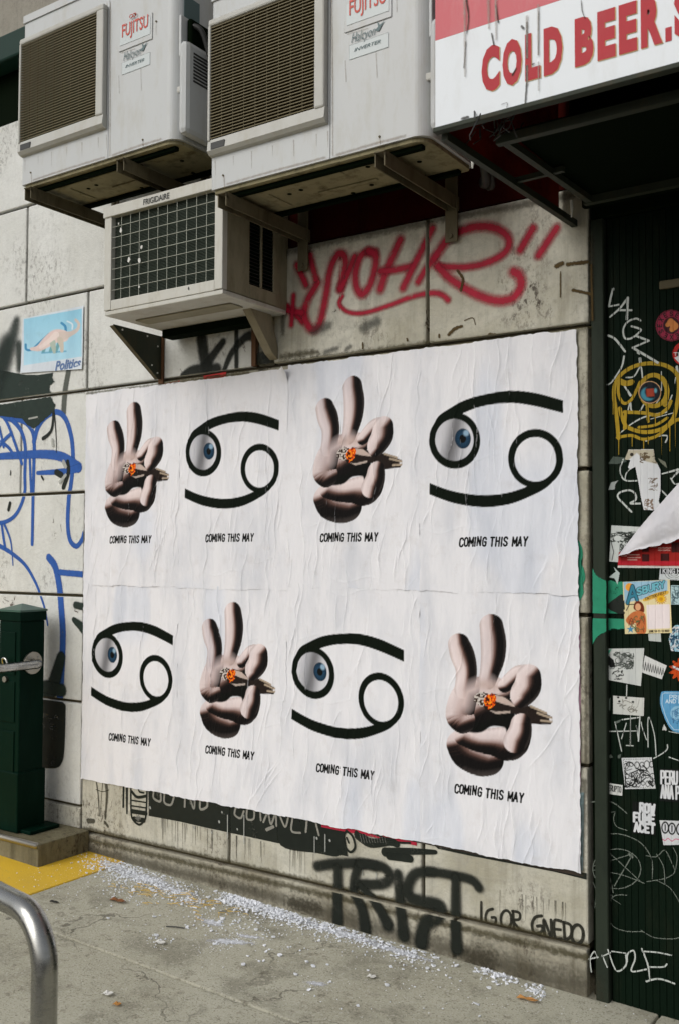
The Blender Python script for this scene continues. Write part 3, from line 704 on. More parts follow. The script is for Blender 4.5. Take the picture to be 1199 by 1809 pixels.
# ------------------------------------------------------------------ window air conditioner
def make_window_unit():
    X0, X1, Y0, z0, z1 = -3.108, -2.463, -.42, 2.402, 2.855
    t = thing('window_air_conditioner', (-2.78, -.25, z0), 'cream window air conditioner with wire grid grille below the condensers', 'air conditioner')
    st = .040
    fr = MB(); fr.box(X0, X0+st, Y0, Y0+.03, z0+.02, z1, .003, 2); fr.box(X1-st, X1, Y0, Y0+.03, z0+.02, z1, .003, 2)
    fr.box(X0+st, X1-st, Y0+.001, Y0+.03, z0+.018, z0+.060, .003, 2); fr.box(X0-.004, X1+.004, Y0-.006, Y0+.032, z1-.045, z1, .003, 2)
    frame = fr.out('front_frame', M['casing'], t)
    a = onY(254, 362, Y0-.007); b = onY(300, 338, Y0-.007)
    text_part('lettering', 'FRIGIDAIRE', (a[0], Y0-.007, z1-.036), (b[0], Y0-.007, z1-.012), M['ink'], frame, .012)
    gx0, gx1, gz0_, gz1_ = X0+st-.002, X1-st+.002, z0+.058, z1-.043
    fins = MB(); n = 60
    for i in range(n):
        z = gz0_+(i+.5)*(gz1_-gz0_)/n; fins.box(gx0, gx1, Y0+.022, Y0+.05, z-.0012, z+.0012)
    f = fins.out('condenser_fins', M['fin'], t); f['kind'] = 'stuff'
    MB().box(gx0, gx1, Y0+.045, Y0+.06, gz0_, gz1_).out('coil', M['ink'], t)
    wr = MB()
    for i in range(1, 11):
        x = gx0+i*(gx1-gx0)/11; wr.tube([(x, Y0+.010, gz0_), (x, Y0+.010, gz1_)], .0011, 6)
    for i in range(1, 8):
        z = gz0_+i*(gz1_-gz0_)/8; wr.tube([(gx0, Y0+.007, z), (gx1, Y0+.007, z)], .0011, 6)
    wr.out('wire_grid', M['wire'], t)
    # scraps caught in the grid
    for (px_, py_, s) in ((215, 407, .010), (251, 437, .009), (229, 459, .011), (247, 461, .010), (247, 507, .006), (335, 510, .007), (211, 395, .005)):
        q = onY(px_, py_, Y0+.004)
        V = [(q[0]+s*rr*math.cos(th)*.7, Y0+.003, q[2]+s*rr*1.1*math.sin(th)) for th, rr in zip(np.linspace(0, 6.28, 8)[:-1], rng.uniform(.6, 1.2, 7))]
        MB().prism([(v[0], v[2]) for v in V], 1, Y0+.001, Y0+.004).out('scrap', M['litter'], t)
    # body, side vents, pan
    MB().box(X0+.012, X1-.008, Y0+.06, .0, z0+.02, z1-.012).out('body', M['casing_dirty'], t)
    sd = MB(); xs = X1-.008
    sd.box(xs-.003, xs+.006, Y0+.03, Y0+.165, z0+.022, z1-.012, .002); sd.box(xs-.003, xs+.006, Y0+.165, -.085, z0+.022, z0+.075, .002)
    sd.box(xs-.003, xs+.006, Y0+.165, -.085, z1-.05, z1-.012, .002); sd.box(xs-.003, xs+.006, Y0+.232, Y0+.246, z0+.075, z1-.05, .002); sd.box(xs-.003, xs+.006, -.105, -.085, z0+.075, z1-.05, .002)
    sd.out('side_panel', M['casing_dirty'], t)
    MB().box(xs-.001, xs+.001, Y0+.165, -.105, z0+.075, z1-.05).out('vent_back', M['black'], t)
    for (ya, yb) in ((Y0+.167, Y0+.231), (Y0+.247, -.106)):
        for k in range(22):
            z = z0+.082+k*.0145
            MB().add([(xs+.002, ya, z), (xs+.002, yb, z), (xs+.006, yb, z-.005), (xs+.006, ya, z-.005), (xs+.002, ya, z+.001), (xs+.002, yb, z+.001), (xs+.006, yb, z-.004), (xs+.006, ya, z-.004)],
                     [(0, 1, 2, 3), (7, 6, 5, 4), (3, 2, 6, 7)]).out('louvre', M['ink'], t)
    MB().box(X0+.002, X1, Y0+.004, -.02, z0, z0+.018, .003, 2).out('base_pan', M['casing'], t)
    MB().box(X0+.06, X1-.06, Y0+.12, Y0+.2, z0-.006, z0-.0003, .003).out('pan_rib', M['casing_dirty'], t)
    MB().box(X0+.02, X1-.09, -.10, -.03, z0-.035, z0-.001, .003).out('support_bar', M['black'], t)
    return t
make_window_unit()
# triangular left bracket and wooden prop
br = thing('wall_bracket', (-2.93, 0, 2.22), 'dark triangular steel bracket under left side of window air conditioner', 'bracket')
xb = onY(275, 590, -.05)[0]
MB().prism([(-.30, 2.40), (-.012, 2.40), (-.012, 2.205), (-.03, 2.205)], 0, xb-.004, xb).out('gusset', M['steel_dark'], br)
MB().bar((xb-.012, -.30, 2.395), (xb-.012, -.025, 2.205), .022, .004).out('flange', M['steel_dirty'], br)
MB().box(xb-.016, xb+.012, -.012, -.0035, 2.185, 2.40).out('wall_leg', M['rust'], br)
for q in ((-.25, 2.385), (-.10, 2.385), (-.07, 2.26), (-.035, 2.35), (-.035, 2.23)):
    MB().prism(ellipse(q[0], q[1], .004, .004, 6)[:-1], 0, xb, xb+.003).out('rivet', M['litter'], br)
wp = MB().prism([(-.20, 2.415), (-.06, 2.415), (-.008, 2.27), (-.008, 2.225), (-.045, 2.245)], 0, -2.555, -2.515).out('wooden_prop', M['wood'])
setp(wp, 'weathered wooden wedge propping right side of window air conditioner', 'prop')

# ------------------------------------------------------------------ beer sign awning
AY = -.90
aw = thing('awning_sign', (-.3, -.45, 2.55), 'red and white awning sign reading cold beer above the boarded door', 'sign')
bl = onY(768, 229, AY); br_ = onY(1199, 130, AY); AX0 = bl[0]; AZ0 = bl[2]
rw = onY(775, 70, AY)[2]; slope = 0.0
AX1, AZ1 = .75, 3.30
MB().box(AX0, AX1, AY, AY+.006, AZ0+.006, rw).out('white_face', M['sign_white'], aw)
MB().box(AX0, AX1, AY, AY+.006, rw+.0005, AZ1).out('red_face', M['sign_red'], aw)
# lettering
za, zc = onY(866, 162, AY)[2], onY(866, 81, AY)[2]
def LL(body, x0, x1):
    a = onY(x0, 120, AY)[0]; b = onY(x1, 90, AY)[0]
    text_part('lettering', body, (a, AY-.0012, za), (b, AY-.0012, zc), M['sign_letter'], aw, .06)
    text_part('lettering_edge', body, (a+.001, AY-.0005, za-.0018), (b+.002, AY-.0005, zc-.001), M['yellow_edge'], aw, .06)
for body, x0, x1 in (('C', 850, 882), ('O', 887, 921), ('L', 927, 954), ('D', 960, 993), ('B', 1015, 1048), ('E', 1055, 1087), ('E', 1093, 1125), ('R', 1132, 1170), ('S', 1191, 1231), ('O', 1238, 1282), ('D', 1290, 1330), ('A', 1335, 1380)): LL(body, x0, x1)
a = onY(1175, 120, AY)[0]; b = onY(1186, 90, AY)[0]
MB().box(a, b, AY-.0012, AY-.0002, za, za+.034).out('lettering', M['sign_letter'], aw)
# frame underneath
MB().box(AX0-.006, AX1, AY-.004, AY+.022, AZ0-.008, AZ0+.005, .002, 2).out('front_rail', M['steel_dark'], aw)
MB().bar((AX0+.012, AY+.03, AZ0-.012), (-1.235, -.004, 2.556), .020, .022).out('side_rail', M['steel_dark'], aw)
zi = 2.565
A_ = onZ(889, 247, zi); B_ = onZ(1042, 354, zi)
MB().bar(A_, (B_[0], B_[1], zi), .020, .020).out('inner_rail', M['steel_dark'], aw)
MB().bar((A_[0]-.02, A_[1], zi), (AX1, A_[1], zi), .024, .024).out('inner_rail', M['steel_dark'], aw)
MB().bar((B_[0]-.02, B_[1], zi), (AX1, B_[1], zi), .024, .024).out('inner_rail', M['steel_dark'], aw)
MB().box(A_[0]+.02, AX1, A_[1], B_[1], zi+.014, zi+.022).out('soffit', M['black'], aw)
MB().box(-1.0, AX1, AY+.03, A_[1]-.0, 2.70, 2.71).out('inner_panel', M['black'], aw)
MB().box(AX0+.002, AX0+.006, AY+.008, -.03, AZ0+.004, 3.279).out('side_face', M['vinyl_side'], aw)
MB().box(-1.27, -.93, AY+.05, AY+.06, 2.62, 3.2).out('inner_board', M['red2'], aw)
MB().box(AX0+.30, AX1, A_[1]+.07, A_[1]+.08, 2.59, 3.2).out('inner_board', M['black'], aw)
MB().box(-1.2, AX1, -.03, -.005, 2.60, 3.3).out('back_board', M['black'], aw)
MB().box(AX0+.01, AX1, AY+.01, -.01, 3.28, 3.30).out('top_cover', M['sign_red'], aw)
MB().bar((AX0+.02, -.45, 2.57), (A_[0]+.06, -.47, zi), .016, .016).out('cross_strut', M['steel_dark'], aw)
cw = MB()
for k in range(26):
    p = np.array([AX0+.14+rng.normal(0, .04), AY+.10+rng.normal(0, .04), AZ0+.03]); d = rng.normal(0, .5, 3); d[2] = -abs(d[2])*1.1
    cw.tube([p, p+d*.05, p+d*.05+rng.normal(0, .02, 3)], .0022, 4)
chips = [([(823, 0), (827, 30), (824, 60)], (4, 2)), ([(822, 75), (819, 120)], 2.4), ([(930, 40), (930, 130), (927, 185)], (4, 3)), ([(951, 20), (950, 110)], 2), ([(1026, 0), (1028, 20), (1033, 33)], 1.8), ([(921, 47), (924, 50)], 5), ([(815, 210), (826, 207)], 5), ([(868, 60), (872, 80)], 3), ([(875, 10), (880, 40)], 3), ([(940, 114), (943, 112)], 4), ([(905, 133), (912, 120)], 4), ([(885, 185), (895, 182), (895, 190)], 1.2)]
for ch_ in chips: stroke('peeling_crack', [ch_], AY-.001, m_paint('crack_dirt', (.05, .045, .035), .5, .7, .8, 1.4, 150), aw)
stroke('dirt_runs', [([(x, y), (x+1, y+l)], (w, w*.6)) for x, y, l, w in ((862, 0, 50, 10), (875, 0, 70, 8), (930, 30, 120, 8), (950, 10, 150, 7), (820, 0, 140, 8))], AY-.0012, m_paint('dirt_run', (.40, .36, .32), .9, .7, .5, .6, 60), aw)
cob = cw.out('hanging_debris', M['ink']); setp(cob, 'dark tangle of debris hanging under corner of beer sign', 'debris')
for (p, d) in (((833, 287), .03), ((1008, 362), .055)):
    q = onZ(p[0], p[1]-8, 2.575); MB().tube([q, q+np.array([.002, 0, -d*.5]), q+np.array([0, .002, -d])], [.005, .0045, .002], 6).out('drip', M['litter'], aw)

# ------------------------------------------------------------------ the eight posters
PAPER = np.array([.735, .728, .755])
def capsule(P, pts):
    """nearest place on a chain of discs: returns relative offset / radius"""
    best = np.full(len(P), 1e9); NX = np.zeros(len(P)); NY = np.zeros(len(P)); RR = np.ones(len(P))
    for (x0, y0, r0), (x1, y1, r1) in zip(pts[:-1], pts[1:]):
        a = np.array([x0, y0], float); ab = np.array([x1-x0, y1-y0], float)
        t = np.clip(((P-a) @ ab)/(ab @ ab), 0, 1); r = r0+(r1-r0)*t
        dx = P[:, 0]-x0-t*ab[0]; dy = P[:, 1]-y0-t*ab[1]; q = np.hypot(dx, dy)/r; k = q < best
        best[k] = q[k]; NX[k] = (dx/r)[k]; NY[k] = (dy/r)[k]; RR[k] = r[k]
    return best, NX, NY, RR
SK = [(-1.2, lin(150, 124, 118)), (-.95, lin(186, 164, 160)), (-.6, lin(228, 212, 210)), (-.1, lin(216, 197, 194)), (.08, lin(178, 152, 146)), (.22, lin(112, 80, 70)), (.36, lin(46, 30, 25)), (.50, lin(14, 10, 9)), (.85, lin(14, 11, 10)), (1.0, lin(44, 38, 36)), (1.2, lin(62, 54, 50))]
def skin(s):
    xs = [a for a, _ in SK]; c = np.stack([np.interp(s, xs, [c[k] for _, c in SK]) for k in range(3)], 1)
    return c*.82+(c.mean(1)[:, None]*np.array([1.03, .98, 1.0]))*.18
def lobe(C, P, pts, d, bias=0.0, gain=1.0, aa=5.0):
    q, nx, ny, r = capsule(P, spline([(a, b, c*1.04) for a, b, c in pts], 4)); d = np.array(d, float)/np.linalg.norm(d)
    a = np.clip((1-q)*r/aa+.5, 0, 1); s = (nx*d[0]+ny*d[1])*gain+bias; over(C, a, 0*C[0])  # clears
    col = skin(s); C += col*a[:, None]
def hand_art(P, C):
    """P: pixels of the enlarged view the drawing was measured in"""
    lobe(C, P, [(225, 1270, 118), (300, 1350, 150), (420, 1400, 158), (490, 1420, 136)], (.2, 1), .30)
    lobe(C, P, [(270, 1190, 95), (400, 1240, 100), (560, 1250, 128), (690, 1265, 152), (765, 1180, 118)], (.45, .9), .10)
    over(C, cover(P, spline([(340, 1010), (480, 960), (700, 960), (730, 1060), (660, 1180), (640, 1120), (520, 1108), (430, 1160), (330, 1165), (250, 1130)], 5, True), 12), lin(8, 10, 7))
    lobe(C, P, [(410, 860, 200), (500, 800, 150), (580, 790, 120)], (.5, 1), -.15)
    lobe(C, P, [(300, 760, 105), (250, 880, 125), (225, 1000, 125), (255, 1060, 110)], (.35, 1), .12)
    lobe(C, P, [(218, 352, 96), (250, 450, 108), (283, 560, 97), (285, 660, 92), (265, 770, 85)], (1, -.12), .12)
    lobe(C, P, [(516, 180, 104), (535, 330, 113), (530, 480, 106), (500, 620, 86), (480, 690, 78)], (1, -.05), .12)
    over(C, np.clip(1-seg_dist(P, [(480, 720), (300, 790), (260, 900)])/120, 0, 1)*.85, lin(208, 188, 185))
    over(C, np.clip(1-seg_dist(P, [(420, 720), (540, 740), (640, 760)])/70, 0, 1)*.8, lin(192, 168, 160))
    lobe(C, P, [(640, 735, 62), (700, 680, 72), (770, 625, 76), (850, 640, 92)], (.25, 1), .1)
    # rolled paper with glowing end
    over(C, cover(P, [(430, 900), (520, 800), (700, 860), (760, 930), (880, 915), (1075, 1020), (1078, 1060), (1060, 1092), (870, 1085), (720, 990), (560, 995), (470, 965)], 6), lin(34, 26, 22))
    over(C, cover(P, [(520, 812), (640, 842), (720, 905), (735, 930), (620, 900), (540, 870)], 6), lin(190, 170, 160))
    over(C, cover(P, [(500, 960), (560, 972), (690, 965), (690, 985), (560, 995)], 5), lin(175, 160, 150))
    for a, b in (((880, 925), (1020, 985)), ((940, 985), (1070, 1032)), ((975, 1055), (1070, 1065))): over(C, stro(P, [a, b], 20, 6), lin(165, 148, 128))
    over(C, cover(P, [(1050, 1035), (1078, 1040), (1072, 1060), (1052, 1055)], 4), lin(220, 215, 215))
    lobe(C, P, [(860, 650, 110), (850, 740, 122), (805, 810, 112), (790, 850, 85)], (.75, .75), .14)
    lobe(C, P, [(790, 1085, 92), (780, 1160, 104), (740, 1240, 110)], (1, .25), .1)
    n = vnoise(P[:, 0]/22, P[:, 1]/22, 5); e = np.hypot((P[:, 0]-430)/80, (P[:, 1]-850)/72); k = (e+n*.5 < 1.15)*1.0
    g = vnoise(P[:, 0]/14, P[:, 1]/14, 9)[:, None]; over(C, k, lin(60, 45, 38)*(1-(g > .45))+lin(200, 190, 182)*(g > .45))
    e = np.hypot((P[:, 0]-505)/62, (P[:, 1]-880)/88); k = (e+n*.5 < 1.1)*1.0
    g = vnoise(P[:, 0]/13, P[:, 1]/13, 19)[:, None]; over(C, k, np.where(g > .68, lin(245, 150, 30), np.where(g > .36, lin(222, 78, 14), lin(70, 22, 12))))
def sign_art(P, C):
    K = lin(2, 12, 2); aa = 5.0
    top = spline([(70, 360), (120, 260), (205, 200), (330, 130), (480, 85), (690, 52), (900, 68), (1132, 130)], 5) + spline([(1132, 233), (900, 175), (700, 150), (500, 172), (330, 230), (230, 300)], 5)
    bot = spline([(48, 800), (200, 856), (350, 888), (500, 900), (660, 885), (820, 838), (960, 760)], 5) + spline([(1110, 720), (1010, 830), (870, 908), (690, 975), (480, 996), (250, 965), (48, 893)], 5)
    over(C, ell(P, 255, 456, 207, 229, aa), K); over(C, cover(P, top, aa), K)
    over(C, ell(P, 912, 602, 224, 240, aa), K); over(C, cover(P, bot, aa), K)
    over(C, ell(P, 910, 608, 168, 181, aa), PAPER)
    a = ell(P, 252, 450, 155, 170, aa)
    u = (P[:, 0]-252)/155; v = (P[:, 1]-450)/170
    gg = .62-.42*np.exp(-((u+.05+.25*v)/.42)**2)+.18*np.clip(u, 0, 1)+.1*np.clip(-u, 0, 1); gg = np.clip(gg*.82, .08, .62)
    C[:] = C*(1-a[:, None]) + (gg[:, None]*np.array([.98, .97, 1.02]))*a[:, None]
    b = ell(P, 320, 440, 64, 82, aa); q = np.hypot((P[:, 0]-320)/64, (P[:, 1]-440)/82); th = np.arctan2(P[:, 1]-440, P[:, 0]-320)
    ir = np.array([.014, .048, .092])*(1.0+.5*np.sin(th*23)[:, None]*.4)*np.clip(1.5-q[:, None]*1.0, .25, 1.4)
    C[:] = C*(1-b[:, None]) + ir*b[:, None]
    over(C, ell(P, 318, 442, 27, 34, aa), lin(8, 12, 12)); over(C, ell(P, 345, 395, 22, 24, 14), np.array([.25, .38, .50]))
REF_H = (-1.565, .578); REF_S = (-1.544, 1.466)
def crease_field(X, Zc, x0, x1, z0, z1, seed, n=64):
    r = np.random.default_rng(seed); Hh = np.zeros(len(X))
    for _ in range(n):
        cx = r.uniform(x0, x1); cz = r.uniform(z0, z1); ln = r.uniform(.06, .34); sl = r.normal(0.07, .10)
        if r.random() < .22: sl = r.normal(.45, .2); ln *= .45
        wd = r.uniform(.0013, .0030); hh = .0008+.0042*r.random()**1.8*(1 if r.random() > .15 else -.6)
        t = (Zc-cz)/ln; k = np.abs(t) < 1
        w = cx + sl*(Zc[k]-cz) + .006*np.sin((Zc[k]-cz)*r.uniform(18, 50)+r.uniform(0, 6)); d = X[k]-w
        env = (1-t[k]**2)**1.5
        Hh[k] += hh*env*np.where(d < 0, np.exp(-(d/wd)**2), np.exp(-np.abs(d)/(wd*2.6)))
    for _ in range(3):
        cx = r.uniform(x0, x1); cz = r.uniform(z0, z1); ln = r.uniform(.08, .2); t = (X-cx)/ln; k = np.abs(t) < 1
        d = Zc[k]-cz-.012*np.sin((X[k]-cx)*30); Hh[k] += .0009*(1-t[k]**2)*np.exp(-(d/.003)**2)
    Hh += .003*vnoise(X*9+seed, Zc*3.0, seed+1) + .0018*vnoise(X*36, Zc*9, seed+2)+.0007*vnoise(X*110, Zc*34, seed+3)
    return Hh
def poster(name, label, x0, x1, z0, z1, anchor, art, ref, off, sc, seed, layer, corner=None, group=None):
    tz = anchor[1]
    zz = np.unique(np.concatenate([np.linspace(z0, z1, 270), np.linspace(tz-.022, tz+.026, 44)])); nu = 330; nv = len(zz)
    xx = np.linspace(x0, x1, nu)
    X, Zc = np.meshgrid(xx, zz); X = X.ravel(); Zc = Zc.ravel()
    # ragged outline
    es = lambda s: (vnoise(Zc*16, Zc*0+seed, seed+s)-.5)*.007+(vnoise(Zc*70, Zc*0+seed, seed+s+5)-.5)*.004
    ex = (X-x0)/(x1-x0); ez = (Zc-z0)/(z1-z0)
    X2 = X+es(11)*((1-ex)**12)+es(12)*(ex**12); Z2 = Zc+((vnoise(X*14, X*0, seed+21)-.5)*.009+(vnoise(X*75, X*0, seed+22)-.5)*.004)*((1-ez)**14+ez**14)
    C = np.tile(PAPER, (len(X), 1))
    W = np.stack([X-anchor[0]+ref[0], np.zeros(len(X)), Zc-anchor[1]+ref[1]], 1); px, py = proj(W)
    P = np.stack([(px-off[0])*sc, (py-off[1])*sc], 1)
    k = (P[:, 0] > -80) & (P[:, 0] < 1280) & (P[:, 1] > -80) & (P[:, 1] < 1700)
    Ck = C[k]; art(P[k], Ck); C[k] = Ck
    # ghost of an older sheet below
    gh = vnoise(X*7+seed*3, Zc*2.6, seed+31); C *= (1-.07*np.clip((gh-.62)*6, 0, 1)[:, None]*np.array([1.3, .9, .3]))
    # caption
    k = np.abs(Zc-tz) < .022
    Pk = np.stack([X[k], Zc[k]], 1); cap = .0305; w = .264; r = np.random.default_rng(3)
    polys = fit_text('COMING THIS MAY', (anchor[0]-w/2-.003, tz-cap/2), (anchor[0]+w/2-.003, tz-cap/2), (0, cap), .33, .16)
    Ck = C[k]; al = np.zeros(k.sum())
    for pl in polys:
        jit = r.normal(0, .0007, 2); al = np.maximum(al, stro(Pk, [np.array(q)+jit for q in pl], .0066, .0012))
    over(Ck, al, lin(5, 6, 5)); C[k] = Ck
    # scuffs where ink has flaked off the creases
    Hh = crease_field(X, Zc, x0, x1, z0, z1, seed)
    rub = np.clip((Hh-.0056)*500, 0, 1)*(vnoise(X*260, Zc*90, seed+8) > .55); over(C, rub*.35, PAPER)
    Y = -.0045 - layer*.0009 - Hh
    edge = np.minimum(np.minimum(ex, 1-ex)*(x1-x0), np.minimum(ez, 1-ez)*(z1-z0)); Y += np.clip(1-edge/.012, 0, 1)*.0
    if corner:   # a corner that has come loose and curls forward
        cx, cz, rad = corner; d = np.clip(1-np.hypot(X-cx, Zc-cz)/rad, 0, 1); Y -= .05*d**2; 
    V = np.stack([X2, Y, Z2], 1); F = grid_faces(nu, nv); n = len(V); yb = -.0040-layer*.0009     # flat back of the sheet
    B = np.array([(x0+.002, yb, z0+.002), (x1-.002, yb, z0+.002), (x1-.002, yb, z1-.002), (x0+.002, yb, z1-.002)])
    o = link(name, np.vstack([V, B]), np.vstack([F, [[n+3, n+2, n+1, n]]]), M['print'], None, True, cols=np.vstack([C, np.tile(PAPER, (4, 1))]))
    return setp(o, label, 'poster', group)
XE = [-3.671, -3.062, -2.462, -1.843, -1.232]
ZB, ZM, ZT = .360, 1.272, 2.181
HO = ((770, 1070), 5.213); SO = ((750, 680), 4.611)
HG, SG = 'posters printed with a hand making a peace sign', 'posters printed with a black zodiac symbol and an eye'
rows_ = [
 ('hand', 0, 1, (-3.362, 1.484), 'peace sign hand poster, top row, far left beside blue graffiti'),
 ('sign', 1, 1, (-2.768, 1.488), 'zodiac symbol poster, top row, directly below the window air conditioner'),
 ('hand', 2, 1, (-2.160, 1.486), 'peace sign hand poster, top row, third from the left'),
 ('sign', 3, 1, (-1.544, 1.466), 'zodiac symbol poster, top row, rightmost, next to the boarded door'),
 ('sign', 0, 0, (-3.354, .575), 'zodiac symbol poster, bottom row, far left beside green post'),
 ('hand', 1, 0, (-2.759, .584), 'peace sign hand poster, bottom row, second from the left'),
 ('sign', 2, 0, (-2.176, .578), 'zodiac symbol poster, bottom row, above the black TRIST graffiti'),
 ('hand', 3, 0, (-1.565, .578), 'peace sign hand poster, bottom row, rightmost, above the black name scrawl')]
for i, (kind, c, r_, an, lab) in enumerate(rows_):
    z0, z1 = (ZM-.002, ZT+(.010 if c > 1 else 0)) if r_ else (ZB, ZM+.006)
    if c > 1 and r_: z0 = 1.285
    if c > 1 and not r_: z1 = 1.295
    lay = (0, 1, 2, 3)[c] + (2 if r_ else 0)
    cor = (XE[c+1], z1, .07) if (c == 1 and r_) else None
    if kind == 'hand': poster('hand_poster', lab, XE[c], XE[c+1]+.003, z0, z1, an, hand_art, REF_H, *HO, 40+i*7, lay, cor, HG)
    else: poster('zodiac_poster', lab, XE[c], XE[c+1]+.003, z0, z1, an, sign_art, REF_S, *SO, 40+i*7, lay, cor, SG)
# older sheets showing round the edges
def flat_art(col): return lambda px: np.tile(np.asarray(col), (len(px), 1))
for quad, col, lab in (([(445, 1416), (1010, 1532), (1030, 1549), (445, 1428)], lin(60, 52, 46), 'strip of old dark poster below the bottom row of posters'),
                       ([(1021, 1400), (1031, 1400), (1029, 1538), (1019, 1538)], lin(140, 165, 170), 'pale blue strip of old poster right of bottom right poster'),
                       ([(1018, 1120), (1024, 1120), (1025, 1390), (1020, 1390)], lin(200, 150, 175), 'thin pink edge of old poster beside boarded door wall strip'),
                       ([(272, 682), (318, 672), (318, 680), (272, 690)], lin(190, 70, 50), 'orange torn scrap above the top left posters'),
                       ([(360, 664), (400, 657), (400, 666), (360, 672)], lin(200, 60, 60), 'red torn scrap below the window air conditioner'),
                       ([(325, 1400), (362, 1407), (362, 1416), (325, 1409)], lin(180, 45, 60), 'red torn scrap below the bottom posters, near the left'),
                       ([(568, 1452), (735, 1484), (735, 1494), (568, 1461)], lin(170, 40, 60), 'long red torn scrap below bottom posters, above TRIST graffiti')):
    setp(paper('torn_scrap', quad, -.002, .004, flat_art(col), M['print']), lab, 'paper scrap')

# ------------------------------------------------------------------ dinosaur poster on the left wall
def dino_art(px):
    C = np.tile(lin(208, 215, 222), (len(px), 1)); P = np.stack([px[:, 0]*4.018, (px[:, 1]-300)*4.018], 1); aa = 3.0
    sky_ = [(172, 1060), (585, 985), (582, 1325), (172, 1388)]
    t = np.clip((P[:, 1]-1000)/380, 0, 1)[:, None]; a = cover(P, sky_, aa)
    C[:] = C*(1-a[:, None]) + (lin(146, 198, 220)*(1-t)+lin(174, 213, 230)*t)*a[:, None]
    bl_, pk = lin(72, 140, 182), lin(218, 196, 190)
    over(C, stro(P, spline([(185, 1240), (190, 1275), (230, 1275), (290, 1220), (350, 1165)], 5), 16, aa), bl_)
    over(C, stro(P, spline([(470, 1140), (465, 1110), (440, 1088)], 5), 18, aa), bl_); over(C, stro(P, spline([(515, 1130), (515, 1095), (480, 1075)], 5), 10, aa), lin(215, 228, 234))
    for x in (310, 360, 400): over(C, stro(P, [(x+20, 1230), (x, 1290)], 22, aa), lin(110, 160, 165))
    over(C, stro(P, [(300, 1300), (470, 1288)], 10, 8), lin(100, 160, 190))
    def cap(pts, col):
        q, *_ = capsule(P, spline(pts, 5)); over(C, np.clip((1-q)*20/aa+.5, 0, 1), col)
    cap([(225, 1272, 10), (280, 1265, 22), (340, 1220, 38), (400, 1180, 46), (450, 1180, 42)], pk)
    cap([(440, 1180, 34), (500, 1165, 18), (550, 1135, 12), (562, 1095, 10), (540, 1066, 10)], lin(205, 190, 182))
    cap([(430, 1210, 22), (440, 1250, 15), (442, 1285, 12)], lin(196, 186, 172)); cap([(375, 1225, 22), (385, 1270, 15), (388, 1295, 10)], lin(170, 182, 170))
    cap([(290, 1260, 12), (350, 1215, 16), (400, 1170, 22)], lin(226, 210, 204))
    return C
dp = paper('dinosaur_poster', [(41, 563), (148, 540), (146, 652), (37, 659)], -.007, .0024, dino_art, M['print'], lift=lambda s, t: .010*np.clip(t-.8, 0, 1)**1.2*np.abs(s-.4)*4)
setp(dp, 'small sky blue poster of a dinosaur on the left wall, captioned Politics', 'poster')
a = onY(98, 655, -.0085); b = onY(144, 635, -.0085)
text_part('lettering', 'Politics', (a[0], -.0085, a[2]-.002), (b[0], -.0085, onY(98, 637, -.0085)[2]-.004), m_plain('print_blue', (.10, .17, .34), .1, .6), dp, .035, .25)

# ------------------------------------------------------------------ graffiti on the wall
P_blue = m_paint('paint_blue', tuple(lin(46, 90, 166)*1.05), .3, .5, .92, .3, gaps='left')
P_red = m_paint('spray_red', tuple(lin(176, 28, 56)), .96, .6, .90, .4, 300, gaps='top')
P_blk = m_paint('spray_black', (.016, .019, .015), .55, .6, .86, .5, 260)
P_blk2 = m_paint('paint_black', (.014, .018, .014), .12, .5, .94, .14)
P_grn = m_paint('paint_dark_green', (.022, .036, .028), .35, .55, .93, .30)
P_wht = m_paint('paint_offwhite', (.42, .43, .40), .30, .6, .85, .35)
P_grey = m_paint('paint_grey', (.22, .215, .19), .5, .7, .6, .6)
P_teal = m_paint('paint_teal', tuple(lin(46, 146, 112)*.9), .25, .5, .96, .9, 45)
P_drip = m_paint('dark_drip', (.06, .055, .04), .7, .7, .55, .5)
o7 = (0, 680); s7 = 4.018
P_rag = m_paint('ragged_dark_paint', (.020, .034, .027), .25, .55, .95, .9, 45, gaps='left')
patch('dark_paint', [(-30, 652), (10, 655), (46, 662), (70, 662), (97, 658), (94, 667), (99, 674), (90, 682), (93, 698), (40, 705), (-30, 714)], 0, P_rag, wall, False)
patch('dark_paint', [(-30, 718), (20, 712), (42, 708), (92, 700), (100, 714), (99, 726), (80, 742), (62, 758), (50, 752), (40, 740), (10, 736), (-30, 732)], 0, P_rag, wall, False)
stroke('dark_paint', [([(-16, 690), (4, 640), (12, 610)], (70, 50)), ([(6, 640), (22, 600), (30, 568)], (60, 24)), ([(34, 610), (36, 650)], 24)], -.0, m_paint('spray_dark_soft', (.022, .034, .028), .9, .55, .8, .5, 200, gaps='left'), wall)
stroke('dark_paint', [([(122, 655), (116, 690), (113, 730)], 13)], -.0, m_paint('spray_grey', (.10, .11, .095), .4, .6, .85, .4), wall)
stroke('white_chips', [([(28, 673), (44, 671)], 5), ([(60, 668), (72, 667)], 3), ([(26, 708), (36, 704)], 7), ([(21, 726), (27, 725)], 9), ([(36, 731), (40, 727)], 6), ([(54, 741), (68, 737)], 3), ([(58, 746), (58, 756)], 3)], -.001, P_wht, wall)
